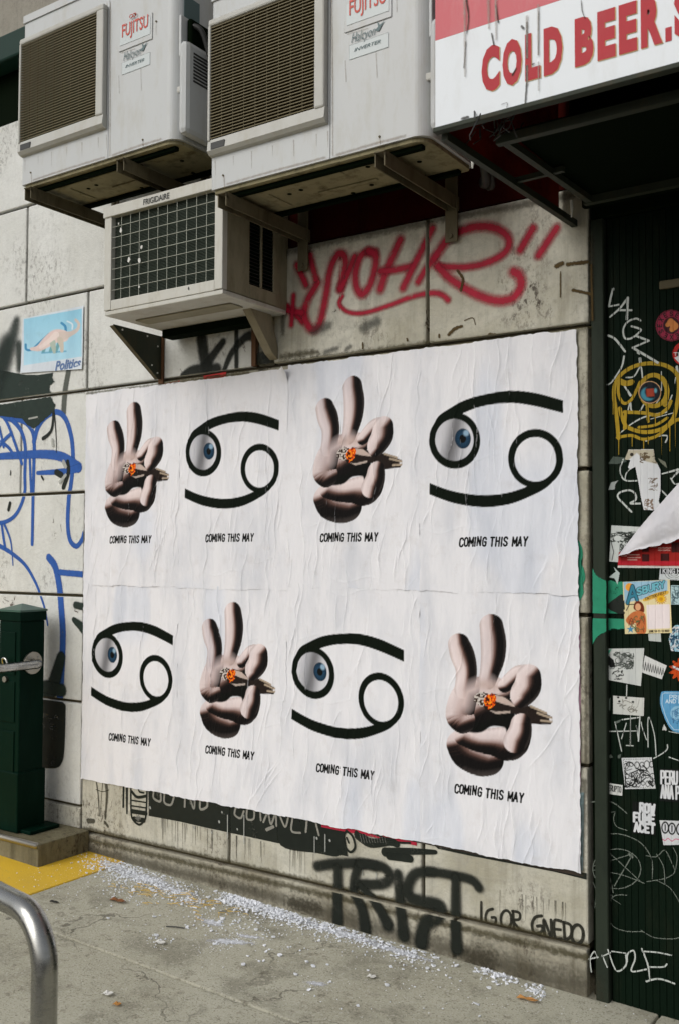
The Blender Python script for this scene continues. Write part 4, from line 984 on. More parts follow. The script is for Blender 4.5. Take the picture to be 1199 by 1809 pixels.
blue = zs(o7, s7, [([(-60, 190), (0, 205), (70, 240), (150, 250), (210, 290), (245, 380), (243, 600), (238, 800), (232, 1130)], (46, 30)), ([(245, 400), (270, 310), (320, 235), (400, 192), (465, 235), (510, 370), (522, 540), (508, 700), (492, 800), (484, 980), (500, 1100), (545, 1145), (585, 1100), (600, 1050)], (46, 36)),
  ([(-60, 520), (0, 508), (120, 500), (300, 492), (440, 510), (560, 585)], (42, 75)), ([(560, 590), (470, 612), (270, 625)], (70, 32)), ([(80, 240), (150, 320), (183, 440), (180, 640), (178, 770), (130, 900), (60, 965), (-40, 985)], (36, 30)),
  ([(-40, 1120), (0, 1142), (80, 1190), (180, 1275), (250, 1390), (290, 1490), (325, 1600), (342, 1705)], (38, 14)), ([(350, 1225), (395, 1290), (425, 1430), (440, 1600), (450, 1780), (440, 2050), (420, 2280), (360, 2440), (270, 2520)], (60, 72)),
  ([(430, 1330), (595, 1345)], 46), ([(15, 985), (28, 1080), (40, 1150)], 26), ([(35, 990), (80, 1110), (96, 1280)], (24, 10)), ([(-20, 460), (40, 385), (85, 345)], 30), ([(10, 400), (70, 450), (98, 500)], 26), ([(215, 520), (225, 760)], 26), ([(-20, 180), (60, 280), (160, 560)], 26), ([(0, 300), (30, 440)], 24)], .88)
stroke('blue_tag', blue, -.0, P_blue, wall)['label'] = 'blue looping graffiti tag'
stroke('chipped_hole', zs(o7, s7, [([(385, 190), (375, 300), (350, 350), (310, 380)], (20, 26)), ([(390, 200), (402, 350), (405, 480)], (12, 5)), ([(485, 545), (490, 620), (455, 725)], (28, 34)), ([(75, 840), (65, 885)], 24), ([(405, 620), (440, 640)], 40), ([(300, 650), (312, 672)], 14), ([(80, 610), (78, 640)], 8)]), -.0, P_blk2, wall)
stroke('flaked_patch', zs(o7, s7, [([(375, 390), (380, 430)], 22), ([(455, 545), (470, 580)], 30), ([(430, 690), (470, 640)], 24), ([(210, 240), (270, 228)], 12)]), -.0025, P_wht, wall)
o8 = (0, 1040); s8 = 3.119
stroke('dark_paint', zs(o8, s8, [([(340, 380), (300, 520), (260, 600)], (70, 120)), ([(250, 540), (345, 560)], 70), ([(420, 90), (465, 100)], 40), ([(410, 170), (465, 220)], (30, 60))]), 0, P_grn, wall)
patch('dark_panel_paint', Z(o8, s8, [(100, 610), (250, 612), (355, 625), (365, 700), (358, 900), (340, 970), (310, 990), (250, 990), (100, 980)]), 0, P_blk2, wall)
for txt, p0, p1, h in (('TEQUILA', (40, 1264), (104, 1271), 8), ('AGAVE', (56, 1281), (96, 1288), 8)):
    stroke('faint_lettering', [(pl, 1.3) for pl in fit_text(txt, p0, p1, (0, -h))], -.0026, P_grey, wall, smooth=False)
P_moss = m_paint('joint_grime', (.075, .064, .030), 1.0, .85, .62, 1.8, 70)
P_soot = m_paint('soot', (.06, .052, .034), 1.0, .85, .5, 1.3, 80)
stroke('joint_grime', [([(455, 648), (600, 628), (760, 606)], 13), ([(760, 607), (900, 594), (1042, 576)], 11), ([(500, 630), (560, 622)], 16), ([(155, 695), (300, 676), (440, 658)], 6)], -.0068, P_moss, wall)
stroke('joint_grime', [([(150, 1463), (400, 1521), (600, 1568)], 10), ([(600, 1568), (800, 1614), (1035, 1668)], 12), ([(0, 710), (150, 692)], 5), ([(0, 545), (178, 508)], 4)], 0, P_moss, wall)
stroke('joint_grime', [([(150, 1482), (400, 1540), (640, 1596)], 12), ([(640, 1598), (850, 1648), (1035, 1692)], 16)], -.0066, P_moss, wall)
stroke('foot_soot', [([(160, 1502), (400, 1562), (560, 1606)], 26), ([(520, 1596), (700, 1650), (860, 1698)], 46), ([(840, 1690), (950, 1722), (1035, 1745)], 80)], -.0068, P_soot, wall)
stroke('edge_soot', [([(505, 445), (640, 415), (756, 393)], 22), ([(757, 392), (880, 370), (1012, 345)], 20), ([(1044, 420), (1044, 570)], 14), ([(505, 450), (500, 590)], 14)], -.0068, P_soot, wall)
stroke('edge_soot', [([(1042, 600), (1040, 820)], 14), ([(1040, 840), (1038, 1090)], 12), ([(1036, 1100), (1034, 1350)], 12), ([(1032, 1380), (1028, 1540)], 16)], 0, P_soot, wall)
# red tag above the posters
o5 = (480, 350); s5 = 2.032
red = zs(o5, s5, [([(92, 240), (125, 312)], 26), ([(138, 205), (160, 290)], 26), ([(40, 400), (110, 412)], 24), ([(80, 350), (72, 455)], 20), ([(55, 385), (110, 445)], 18),
  ([(165, 305), (128, 370), (118, 420), (140, 468), (172, 450), (195, 350), (210, 260), (240, 200), (262, 225), (246, 325)], 30), ([(246, 325), (280, 250), (295, 210)], 26),
  ([(370, 195), (325, 200), (300, 260), (302, 320), (325, 345), (355, 300), (372, 215), (345, 190)], 30), ([(460, 150), (430, 215), (405, 270), (388, 325)], 34), ([(388, 262), (440, 258), (500, 245)], 26), ([(575, 110), (520, 220), (470, 322)], 30), ([(585, 215), (555, 250), (525, 300)], 28),
  ([(582, 215), (640, 140), (720, 105), (800, 108), (848, 145), (835, 195), (770, 232), (690, 248), (595, 245)], (36, 24)), ([(595, 245), (640, 290), (720, 340), (800, 368), (860, 360), (892, 318), (888, 280), (866, 264)], (30, 34)),
  ([(252, 352), (242, 380), (270, 408), (330, 412), (420, 385), (500, 355), (560, 342), (605, 345), (632, 366)], (14, 20)), ([(890, 186), (936, 108)], 32), ([(956, 206), (1020, 108)], 32)], 1.8)
stroke('red_tag', red, -.0068, P_red, wall)['label'] = 'red spray paint tag with a large looping letter'
# smudges and chips
stroke('black_smudge', [([(555, 585), (580, 575)], 26), ([(640, 580), (665, 568)], 26), ([(575, 622), (595, 616)], 14), ([(610, 618), (618, 612)], 12), ([(470, 640), (462, 620)], 26)], -.0068, m_paint('smudge', (.05, .055, .05), .9, .7, .5, .8), wall)
stroke('rust_chip', zs(o5, s5, [([(665, 260), (685, 290), (678, 330)], (10, 14)), ([(635, 490), (655, 470), (680, 460)], (16, 14)), ([(780, 490), (800, 492)], 16), ([(690, 440), (720, 430), (730, 455)], 4), ([(1020, 245), (1040, 235)], 22), ([(1060, 238), (1130, 230)], 18), ([(1035, 265), (1035, 355)], 6), ([(1080, 330), (1145, 345)], 14), ([(1145, 240), (1150, 440)], 10), ([(600, 490), (600, 500)], 9), ([(325, 520), (325, 540)], 8), ([(485, 505), (487, 512)], 8), ([(40, 180), (44, 300)], 10)]), -.0070, m_paint('rust_paint', (.085, .055, .02), .5, .8, .9, 1.2, 120), wall)
o4 = (150, 300); s4 = 2.9975
stroke('black_tag', zs(o4, s4, [([(620, 890), (630, 960), (645, 1040)], 62), ([(735, 910), (690, 970), (650, 1030)], (34, 50)), ([(520, 1090), (580, 1060), (700, 1060)], (30, 60)), ([(740, 1060), (780, 970), (850, 890), (890, 880)], (24, 50)), ([(805, 810), (805, 1060)], 24)], 1.35), 0, P_blk, wall)['label'] = 'black spray paint tag like two rabbit ears'
stroke('dirty_hole', zs(o4, s4, [([(920, 1000), (990, 975)], 60), ([(930, 1040), (985, 1020)], 60), ([(1000, 880), (1010, 960)], 30), ([(890, 780), (895, 1010)], 16)]), .0, m_paint('hole', (.02, .02, .012), .5, .8, .92, 1.0, 90), wall)
# black band with pale letters below the posters
o50 = (140, 1360); s50 = 2.607
o60 = (500, 1400); s60 = 2.141
for poly in ([(318, 82), (420, 100), (510, 130), (620, 140), (702, 160), (704, 292), (600, 270), (460, 238), (320, 212)], [(690, 150), (800, 170), (940, 195), (1100, 225), (1220, 250), (1240, 400), (1100, 372), (900, 335), (694, 290)]):
    patch('black_band', Z(o50, s50, poly), 0, P_blk2, wall, False)
patch('black_band', Z(o60, s60, [(-10, 80), (60, 95), (160, 115), (215, 130), (235, 180), (215, 240), (130, 230), (-10, 200)]), 0, P_blk2, wall)
patch('black_band', Z(o60, s60, [(560, 190), (700, 220), (900, 262), (1105, 300), (1150, 305), (1150, 330), (1090, 312), (880, 272), (700, 238), (580, 212)]), 0, P_blk2, wall, False)
band = zs(o50, s50, [([(345, 100), (345, 130), (375, 145), (378, 110)], 11), ([(395, 105), (395, 150), (425, 160), (440, 120)], 11), ([(490, 120), (488, 170)], 11), ([(510, 125), (530, 178), (535, 130)], 11), ([(560, 135), (560, 180), (590, 170), (592, 140)], 12),
  ([(725, 170), (718, 205), (745, 222), (760, 190)], 11), ([(775, 180), (775, 225), (805, 225), (808, 185)], 11), ([(835, 190), (838, 232)], 11), ([(850, 240), (870, 200), (885, 250), (905, 205), (910, 258)], 11), ([(925, 208), (950, 262), (965, 215)], 11), ([(985, 218), (980, 280), (1020, 290)], 11), ([(1050, 232), (1045, 285)], 12), ([(1090, 240), (1105, 300)], 11), ([(865, 275), (895, 262)], 16)])
stroke('pale_lettering', band, -.0024, m_paint('paint_pale', (.30, .29, .25), .35, .7, .85, .6), wall)['label'] = 'pale brush letters on a black painted band'
stroke('paint_splash', [([(270+rng.uniform(0, 330), 0), (0, 0)], 0)] if False else [([(x, y), (x+.5, y+1.5)], s) for x, y, s in ((266, 1426, 4), (388, 1451, 4), (344, 1461, 4), (375, 1470, 3), (393, 1434, 3), (560, 1480, 4), (583, 1484, 4), (420, 1464, 3))] + [([(x, y), (x, y+l)], 2) for x, y, l in ((556, 1478, 28), (432, 1440, 50), (640, 1520, 26), (664, 1540, 20), (403, 1440, 40), (575, 1474, 30))], -.0025, P_wht, wall)
drips = []
for k in range(60):
    x = rng.choice([rng.uniform(285, 380), rng.uniform(400, 560), rng.uniform(880, 1030)]); y = (1445+(x-285)*.235) if x < 600 else 1572+(x-880)*.19
    drips.append(([(x, y), (x+rng.normal(0, .6), y+rng.uniform(12, 48))], (rng.uniform(1.2, 2.6), .7)))
stroke('paint_drips', drips, -.0, P_drip, wall)
stroke('figure_legs', zs(o50, s50, [([(82, 60), (90, 120), (95, 210)], (10, 6)), ([(110, 60), (105, 130), (98, 215)], (5, 3)), ([(125, 60), (130, 120), (122, 225)], (22, 10)), ([(80, 90), (110, 100), (140, 92)], 4), ([(45, 235), (70, 235)], (26, 20)), ([(120, 240), (135, 260)], 14)]), 0, m_paint('ink_grey', (.075, .07, .05), .4, .7, .75, .5), wall)
stroke('skateboard_print', zs(o50, s50, [([(207, 70), (205, 170)], 10), ([(222, 70), (222, 200)], (14, 8)), ([(240, 75), (242, 200), (255, 235), (280, 252), (300, 235), (310, 205), (315, 90)], 9), ([(245, 100), (270, 125), (312, 120)], 12), ([(245, 140), (310, 150)], 6), ([(245, 165), (310, 175)], 6), ([(245, 190), (310, 200)], 18), ([(255, 225), (300, 232)], 20), ([(275, 80), (280, 100), (300, 105)], 8)]), 0, P_blk2, wall)
patch('pale_lozenge', Z(o50, s50, [(275, 205), (290, 222), (274, 238), (258, 222)]), -.0025, P_grey, wall, False)
stroke('black_doodle', zs(o60, s60, [([(240, 145), (225, 170), (235, 205), (255, 225), (272, 205), (262, 165), (240, 145)], 9), ([(240, 170), (248, 190)], 7), ([(285, 160), (330, 190), (400, 185), (430, 195)], (40, 24)), ([(385, 225), (480, 222), (575, 225)], (34, 16)), ([(400, 240), (480, 250)], 28), ([(330, 150), (420, 185), (480, 190)], 8)]), 0, P_blk2, wall)
stroke('pale_hatch', zs(o60, s60, [([(x, 158), (x+8, 190)], 3) for x in range(290, 385, 10)]), -.0025, P_grey, wall)
# TRIST and the scrawled name
tr = zs(o60, s60, [([(128, 278), (200, 268), (300, 268), (345, 278)], 28), ([(205, 285), (205, 390), (205, 500)], (26, 34)), ([(290, 270), (268, 320), (262, 380)], 26), ([(290, 268), (370, 280), (402, 315), (372, 345), (280, 345)], 28), ([(270, 380), (300, 450), (310, 520)], (28, 40)), ([(290, 350), (350, 420), (395, 500)], (20, 38)), ([(432, 305), (440, 400), (455, 540)], (26, 40)),
  ([(565, 300), (500, 305), (470, 350), (478, 395), (530, 412), (590, 430), (580, 470), (535, 500), (520, 570)], (28, 44)), ([(548, 297), (640, 312), (710, 330), (738, 360)], 26), ([(650, 320), (650, 450), (655, 590)], (26, 40))], 1.75)
stroke('black_tag', tr, -.0085, m_paint('spray_black_soft', (.014, .017, .013), .6, .6, .95, .35, 260), wall)['label'] = 'black spray paint letters TRIST'
nm = zs(o60, s60, [([(748, 415), (748, 490)], 8), ([(792, 440), (772, 448), (764, 475), (775, 502), (798, 500), (803, 475), (788, 472)], 8), (ellipse(842, 480, 20, 34), 8), ([(872, 518), (868, 450)], 8), ([(866, 448), (892, 455), (892, 478), (870, 486), (902, 528)], 8),
  ([(976, 466), (952, 472), (940, 500), (950, 532), (976, 525), (978, 505), (960, 505)], 9), ([(988, 540), (985, 480), (1012, 545), (1012, 482)], 9), ([(1050, 486), (1024, 486), (1028, 548), (1052, 553)], 9), ([(1027, 516), (1048, 518)], 8), ([(1060, 490), (1064, 558)], 9), ([(1060, 490), (1086, 502), (1088, 540), (1064, 560)], 9), (ellipse(1112, 536, 22, 36), 10)], 1.4)
stroke('black_name_scrawl', nm, -.0, m_paint('marker_black', (.025, .025, .018), .2, .6, .9, .25), wall)['label'] = 'black hand written capital letters low on the wall'
stroke('white_overpaint', [([(860, 1612), (960, 1600), (1030, 1640)], 0.1)], 0, P_wht, wall) if False else None

# ------------------------------------------------------------------ paint on the door
oA = (1010, 480); oB = (1010, 780); oC = (1010, 1120); sA = 4.762
oD = (960, 1400); sD = 4.423
D_w = m_paint('door_white', tuple(lin(190, 195, 190)), .25, .5, .95, .45, gaps='door')
D_y = m_paint('door_yellow', tuple(lin(168, 138, 24)), .10, .5, .96, .3, gaps='door')
D_g = m_paint('door_scratch', tuple(lin(120, 128, 118)), .6, .6, .75, .8, gaps='door')
for q_, yy_ in (([(1046, 1003), (1052, 1015), (1060, 1020), (1070.5, 1024), (1070.5, 1116), (1060, 1121), (1052, 1128), (1046, 1140)], DY-.026), ([(1070, 1024), (1085, 1026), (1105, 1028), (1105, 1112), (1085, 1112), (1070, 1116)], DY)):
    patch('teal_paint', q_, yy_, P_teal, door, False)
patch('black_paint', Z(oB, sA, [(300, 1370), (360, 1320), (430, 1290), (440, 1470), (370, 1440), (310, 1410)]), DY-.0022, P_blk2, door)
patch('teal_paint', Z(oB, sA, [(38, 850), (80, 880), (90, 960), (75, 1010), (100, 1080), (110, 1150), (90, 1220), (95, 1280), (40, 1340)]), -.0, P_teal, wall)
lag = zs(oA, sA, [([(346, 145), (325, 215), (310, 292)], (22, 18)), ([(310, 294), (395, 278)], 16), ([(318, 382), (400, 310), (470, 220)], (16, 24)), ([(468, 225), (460, 400)], 24), ([(390, 325), (500, 325)], 18), ([(575, 412), (535, 395), (465, 425), (430, 490), (445, 560), (500, 560), (560, 515), (575, 485), (500, 460)], 18), ([(540, 542), (645, 582)], 20), ([(645, 582), (510, 640)], 18), ([(510, 640), (610, 700), (720, 765)], 22),
  ([(305, 538), (365, 570), (445, 672)], 20), ([(435, 712), (420, 790), (380, 860), (320, 940), (260, 952)], (18, 12)), ([(550, 680), (565, 690)], 20), ([(570, 730), (572, 765)], 26), ([(455, 890), (520, 880), (575, 800), (590, 890)], 14), ([(420, 930), (490, 1040)], (10, 24)), ([(470, 1160), (490, 1100), (500, 1170), (560, 1180), (600, 1120)], 14), ([(400, 1360), (500, 1280), (600, 1225), (700, 1200), (790, 1180)], (10, 20)), ([(620, 1425), (720, 1385), (800, 1382), (785, 1435)], 14), ([(750, 840), (752, 1000)], 8), ([(880, 800), (885, 850)], 24), ([(760, 1080), (800, 1120), (840, 1040)], 12), ([(870, 890), (860, 940)], 10), ([(700, 1120), (740, 1060)], 12), ([(660, 1240), (880, 1180)], 8), ([(840, 1740), (870, 1700), (900, 1660)], 10), ([(760, 1700), (890, 1660)], 12)])
stroke('white_tag', lag, DY, D_w, door)['label'] = 'white marker letters LAG'
sk = zs(oA, sA, [([(390, 1400), (372, 1200), (350, 1010), (390, 890), (500, 805), (640, 772), (780, 788), (875, 855), (898, 960), (880, 1120), (845, 1240), (760, 1320), (610, 1350), (470, 1310), (425, 1240), (400, 1150)], 34), (ellipse(685, 1000, 112, 130, 16), 40), ([(395, 900), (388, 1020), (430, 1105), (490, 1085), (530, 1020), (570, 930)], 26), ([(400, 920), (450, 940), (500, 930)], 50), ([(440, 1180), (540, 1185), (620, 1190), (720, 1205), (800, 1150), (830, 1090)], 30), ([(450, 1180), (440, 1320)], 26), ([(630, 1140), (640, 1260)], 26), ([(380, 1395), (500, 1378), (600, 1410), (720, 1378), (830, 1280), (900, 1240)], 26), ([(760, 900), (800, 1000), (780, 1120)], 40), ([(840, 1250), (900, 1245)], 30), ([(560, 1310), (700, 1290), (800, 1230)], 24)] +
  [([(x, y), (x, y+l)], (8, 5)) for x, y, l in ((392, 1400, 140), (505, 1380, 90), (602, 1410, 90), (640, 1390, 60), (750, 1380, 160), (822, 1290, 220), (866, 1250, 230), (345, 1000, 200), (700, 1200, 100))])
stroke('yellow_skull_tag', sk, DY, D_y, door)['label'] = 'yellow painted skull outline with drips'
more = zs(oB, sA, [([(430, 150), (405, 230), (420, 300), (460, 330), (545, 330)], 14), ([(500, 592), (430, 520), (385, 470), (400, 430), (480, 410), (530, 440), (535, 490), (490, 520), (575, 522)], 18), ([(445, 320), (455, 270), (490, 230)], 10), ([(755, 272), (890, 240)], 14), ([(830, 310), (860, 355), (900, 355)], 14), ([(750, 410), (800, 462)], 14), ([(860, 290), (900, 250)], 12)])
more += zs(oC, sA, [([(360, 740), (415, 985)], 10), ([(265, 820), (540, 815)], (12, 8)), ([(420, 720), (570, 700)], 12), ([(455, 750), (415, 880)], 9), ([(487, 560), (488, 935)], 11), ([(455, 937), (512, 940)], 10), ([(570, 690), (557, 900)], 12), ([(540, 770), (555, 880)], 9), ([(580, 740), (590, 790), (625, 890)], 8), ([(638, 950), (640, 700), (690, 840), (705, 1020)], 9), ([(685, 1045), (750, 1010), (798, 970), (800, 930)], 10), ([(460, 430), (457, 520)], 10), ([(815, 1035), (900, 1065)], 10), ([(815, 820), (900, 835)], 8)])
stroke('white_tag', more, DY, D_w, door)['label'] = 'thin white marker scribbles between stickers'
scr = zs(oD, sD, [([(370, 75), (470, 60), (560, 90), (648, 162)], 12), ([(505, 155), (555, 150)], 7), ([(555, 160), (545, 210), (570, 265), (650, 295)], 9), ([(465, 325), (600, 325), (740, 380), (820, 470), (848, 560), (845, 670)], 10), (ellipse(570, 595, 188, 155, 22), 10), ([(470, 430), (505, 600), (542, 780)], 12), ([(480, 440), (750, 690)], 9), ([(385, 575), (690, 478)], 9), ([(385, 605), (600, 640), (785, 708)], 9), ([(690, 490), (620, 610), (550, 730)], 12), ([(800, 492), (880, 500), (945, 450), (1000, 550), (1022, 620), (960, 665), (870, 685), (805, 695)], 9), ([(880, 480), (935, 580), (945, 710)], 9), ([(1010, 430), (1040, 500), (1030, 600)], 8), ([(880, 685), (980, 740), (1040, 820), (1070, 880)], 8), ([(648, 800), (570, 800), (530, 830), (500, 910), (530, 1030), (630, 1080), (770, 1085)], 9), ([(760, 1075), (860, 1130), (1000, 1142), (1060, 1130)], 9), ([(465, 265), (465, 350)], 26), ([(670, 480), (690, 500)], 34), ([(500, 790), (540, 810)], 14), ([(380, 695), (405, 760), (400, 900)], 6), ([(520, 820), (600, 870)], 6)])
stroke('scratched_pentagram', scr, DY, D_g, door)['label'] = 'scratched pentagram in a circle and loops'
an = zs(oD, sD, [([(372, 1400), (362, 1300), (395, 1240), (418, 1290)], 11), ([(350, 1300), (425, 1285)], 11), ([(455, 1272), (495, 1365)], 12), ([(455, 1280), (520, 1250)], 10), ([(500, 1228), (565, 1390), (640, 1350), (640, 1270)], 13), ([(530, 1240), (640, 1255)], 10), ([(650, 1320), (655, 1260), (700, 1235), (712, 1300), (685, 1395), (800, 1380)], 13), ([(765, 1220), (810, 1340), (830, 1462)], 15), ([(770, 1240), (880, 1248), (995, 1270)], 12), ([(820, 1362), (930, 1362), (960, 1340)], 13), ([(800, 1475), (900, 1455), (1020, 1492)], 15)])
stroke('white_tag', an, DY-.026, D_w, door)['label'] = 'white letters ANDZE low on the door'

# ------------------------------------------------------------------ stickers on the door
def sticker(name, quad, art, label, shape=None, Y=None, step=.0011, lift=None):
    o = paper(name, quad, (DY-.0022 if Y is None else Y), step, art, M['print_door'], shape=shape, lift=lift)
    return setp(o, label, 'sticker')
def rect(x0, y0, x1, y1): return [(x0, y0), (x1, y0), (x1, y1), (x0, y1)]
def poly_shape(poly): return lambda px: inside(px, poly)
def texts(C, P, items, aa=.6):
    for txt, p0, p1, h, w, col in items:
        for pl in fit_text(txt, p0, p1, (0, -h)): over(C, stro(P, pl, w, aa), col)
KK = lin(20, 22, 20); WT = lin(205, 206, 208)
def scribble(C, P, box, n, w, col, seed):
    r = np.random.default_rng(seed); x0, y0, x1, y1 = box
    for _ in range(n):
        p = np.array([r.uniform(x0, x1), r.uniform(y0, y1)]); pts = [p]
        for _ in range(4): pts.append(np.clip(pts[-1]+r.normal(0, [(x1-x0)*.16, (y1-y0)*.16]), [x0, y0], [x1, y1]))
        over(C, stro(P, spline(pts, 4), w*r.uniform(.5, 1.3), .8), col)
def pink_round(P):
    C = np.tile(lin(150, 38, 66), (len(P), 1)); cx, cy = 1185, 575
    for r, w in ((26.5, 1.2), (14.5, 1.2)): over(C, np.clip(1-np.abs(np.hypot((P[:, 0]-cx)*1.03, P[:, 1]-cy)-r)/w, 0, 1), KK)
    over(C, ell(P, cx, cy, 14, 14, .8), lin(60, 22, 30)); q, *_ = capsule(P, [(1178, 574, 4), (1184, 568, 6), (1190, 576, 8), (1186, 582, 5)]); over(C, np.clip((1-q)*6, 0, 1), lin(206, 130, 70))
    for k, ch in enumerate('SEXEXEXESEXE'):
        a = math.radians(k*30-90); u = np.array([math.cos(a), math.sin(a)]); t = np.array([-u[1], u[0]])
        for pl in FONT[ch]: over(C, stro(P, [np.array([cx, cy])+u*(17.2+7*b)+t*((a_-.3)*8) for a_, b in pl], 1.7, .7), KK)
    return C
sticker('round_sticker', rect(1156, 546, 1214, 604), pink_round, 'round pink sticker with black letters around an orange bird', lambda P: np.hypot((P[:, 0]-1185)*1.0, P[:, 1]-575) < 28)
def red_round(P):
    C = np.tile(lin(176, 34, 30), (len(P), 1)); over(C, ell(P, 1211, 625, 17, 15, .8), lin(24, 18, 16)); over(C, cover(P, [(1190, 632), (1212, 622), (1232, 632), (1220, 644), (1200, 642)], 1), WT)
    texts(C, P, [('TRASH', (1189, 628), (1230, 628), 5, 1.2, WT)]); return C
sticker('round_sticker', rect(1186, 602, 1236, 648), red_round, 'round red sticker cut off at right edge below the pink one', lambda P: np.hypot(P[:, 0]-1211, (P[:, 1]-625)*1.08) < 24.5)
def dark_round(P):
    C = np.tile(lin(190, 150, 110), (len(P), 1)); over(C, ell(P, 1147, 693, 18.5, 18.5, .8), lin(14, 18, 24)); over(C, ell(P, 1144, 696, 13, 12, 3), lin(60, 130, 150)); over(C, ell(P, 1150, 692, 12, 12, 3), lin(18, 22, 30))
    over(C, cover(P, [(1140, 687), (1154, 686), (1155, 700), (1141, 701)], 1.5), lin(150, 56, 36)); over(C, ell(P, 1157, 690, 2.5, 4, 2), lin(90, 150, 165)); return C
sticker('round_sticker', rect(1126, 672, 1168, 714), dark_round, 'round dark sticker with red centre on the yellow skull', lambda P: np.hypot(P[:, 0]-1147, P[:, 1]-693) < 20.3, DY-.004)
def torn(P):
    C = np.tile(WT, (len(P), 1)); over(C, cover(P, [(1100, 795), (1156, 794), (1160, 820), (1140, 815), (1124, 800), (1110, 812), (1098, 816)], 2), lin(178, 170, 150))
    over(C, ell(P, 1115, 803, 3.2, 3.2, 1), lin(40, 34, 26)); over(C, ell(P, 1138, 801, 2, 2, 1), lin(40, 34, 26)); scribble(C, P, (1130, 800, 1158, 818), 10, 1.4, lin(92, 76, 54), 3)
    scribble(C, P, (1142, 845, 1160, 866), 12, 1.0, lin(96, 76, 52), 4); scribble(C, P, (1138, 882, 1153, 900), 14, 1.4, lin(110, 84, 60), 5); return C
tp = [(1109, 794), (1154, 793), (1156, 812), (1160, 818), (1166, 830), (1166, 868), (1163, 885), (1166, 894), (1160, 902), (1136, 901), (1131, 880), (1127, 855), (1121, 825), (1112, 830), (1108, 826), (1112, 813), (1102, 812)]
sticker('torn_paper', rect(1098, 790, 1170, 905), torn, 'torn white paper hanging below the yellow skull', poly_shape(tp), DY-.004)
sticker('torn_paper', rect(1070, 845, 1094, 870), flat_art(lin(150, 155, 152)), 'small torn grey scrap left of the large torn white paper', poly_shape([(1073, 866), (1078, 852), (1086, 850), (1092, 848), (1086, 856), (1085, 865)]))
for poly, col, lab in (([(1072, 820), (1082, 806), (1104, 808), (1106, 816), (1090, 820)], lin(70, 80, 72), 'faint grey scrap at the skull drips, left of torn paper'), ([(1160, 808), (1175, 816), (1178, 828), (1166, 818)], lin(110, 112, 96), 'small pale scrap right of torn white paper'),
                       ([(1082, 1000), (1094, 1012), (1090, 1034), (1084, 1022), (1073, 1020), (1086, 1010)], lin(170, 182, 178), 'ragged pale scrap above the teal paint'), ([(1070, 1240), (1078, 1231), (1077, 1256), (1068, 1252)], lin(90, 100, 92), 'grey scrap left of the blank white sticker'),
                       ([(1086, 1274), (1098, 1270), (1094, 1276), (1085, 1280)], lin(96, 104, 96), 'small grey scrap over the thin white scribble'), ([(1066, 1342), (1078, 1332), (1083, 1338)], lin(76, 84, 76), 'grey sliver left of the doodle sticker'), ([(1090, 1334), (1097, 1331), (1095, 1340), (1090, 1340)], lin(82, 90, 82), 'tiny grey scrap at corner of doodle sticker'),
                       ([(1168, 1290), (1172, 1278), (1177, 1288), (1176, 1291)], lin(190, 190, 185), 'small white scrap below the blue shield sticker')):
    xs_ = [p[0] for p in poly]; ys_ = [p[1] for p in poly]
    sticker('paper_scrap', rect(min(xs_)-1, min(ys_)-1, max(xs_)+1, max(ys_)+1), flat_art(col), lab, poly_shape(poly))
def figures(P):
    C = np.tile(lin(190, 194, 190), (len(P), 1)); scribble(C, P, (1079, 940, 1128, 958), 26, 2.2, lin(46, 52, 46), 11); scribble(C, P, (1094, 955, 1112, 992), 22, 1.6, lin(60, 64, 60), 12)
    over(C, ell(P, 1090, 951, 7, 5, 1), lin(200, 204, 200)); over(C, stro(P, [(1078, 955), (1083, 975), (1080, 990)], 1.4, .8), KK); over(C, stro(P, spline([(1104, 945), (1112, 950), (1122, 944), (1128, 938)], 4), 2.4, .8), KK); return C
sticker('figure_sticker', [(1079, 928), (1134, 931), (1134, 996), (1075, 992)], figures, 'white sticker with black inked figures, partly under the peeling poster')
def kingho(P):
    C = np.tile(lin(196, 200, 200), (len(P), 1)); over(C, cover(P, [(1166, 1004), (1240, 1004), (1240, 1014), (1166, 1014)], .6), KK); texts(C, P, [('KING HO', (1170, 1013), (1207, 1013), 8, 1.5, WT)])
    for r in (6, 11, 16): over(C, np.clip(1-np.abs(np.hypot((P[:, 0]-1190), (P[:, 1]-1014)*1.6)-r)/.9, 0, 1)*(P[:, 1] > 1014), KK)
    return C
sticker('globe_sticker', [(1165, 1003), (1222, 1003), (1222, 1026), (1163, 1024)], kingho, 'white sticker with black KING HO lettering below the peeling poster')
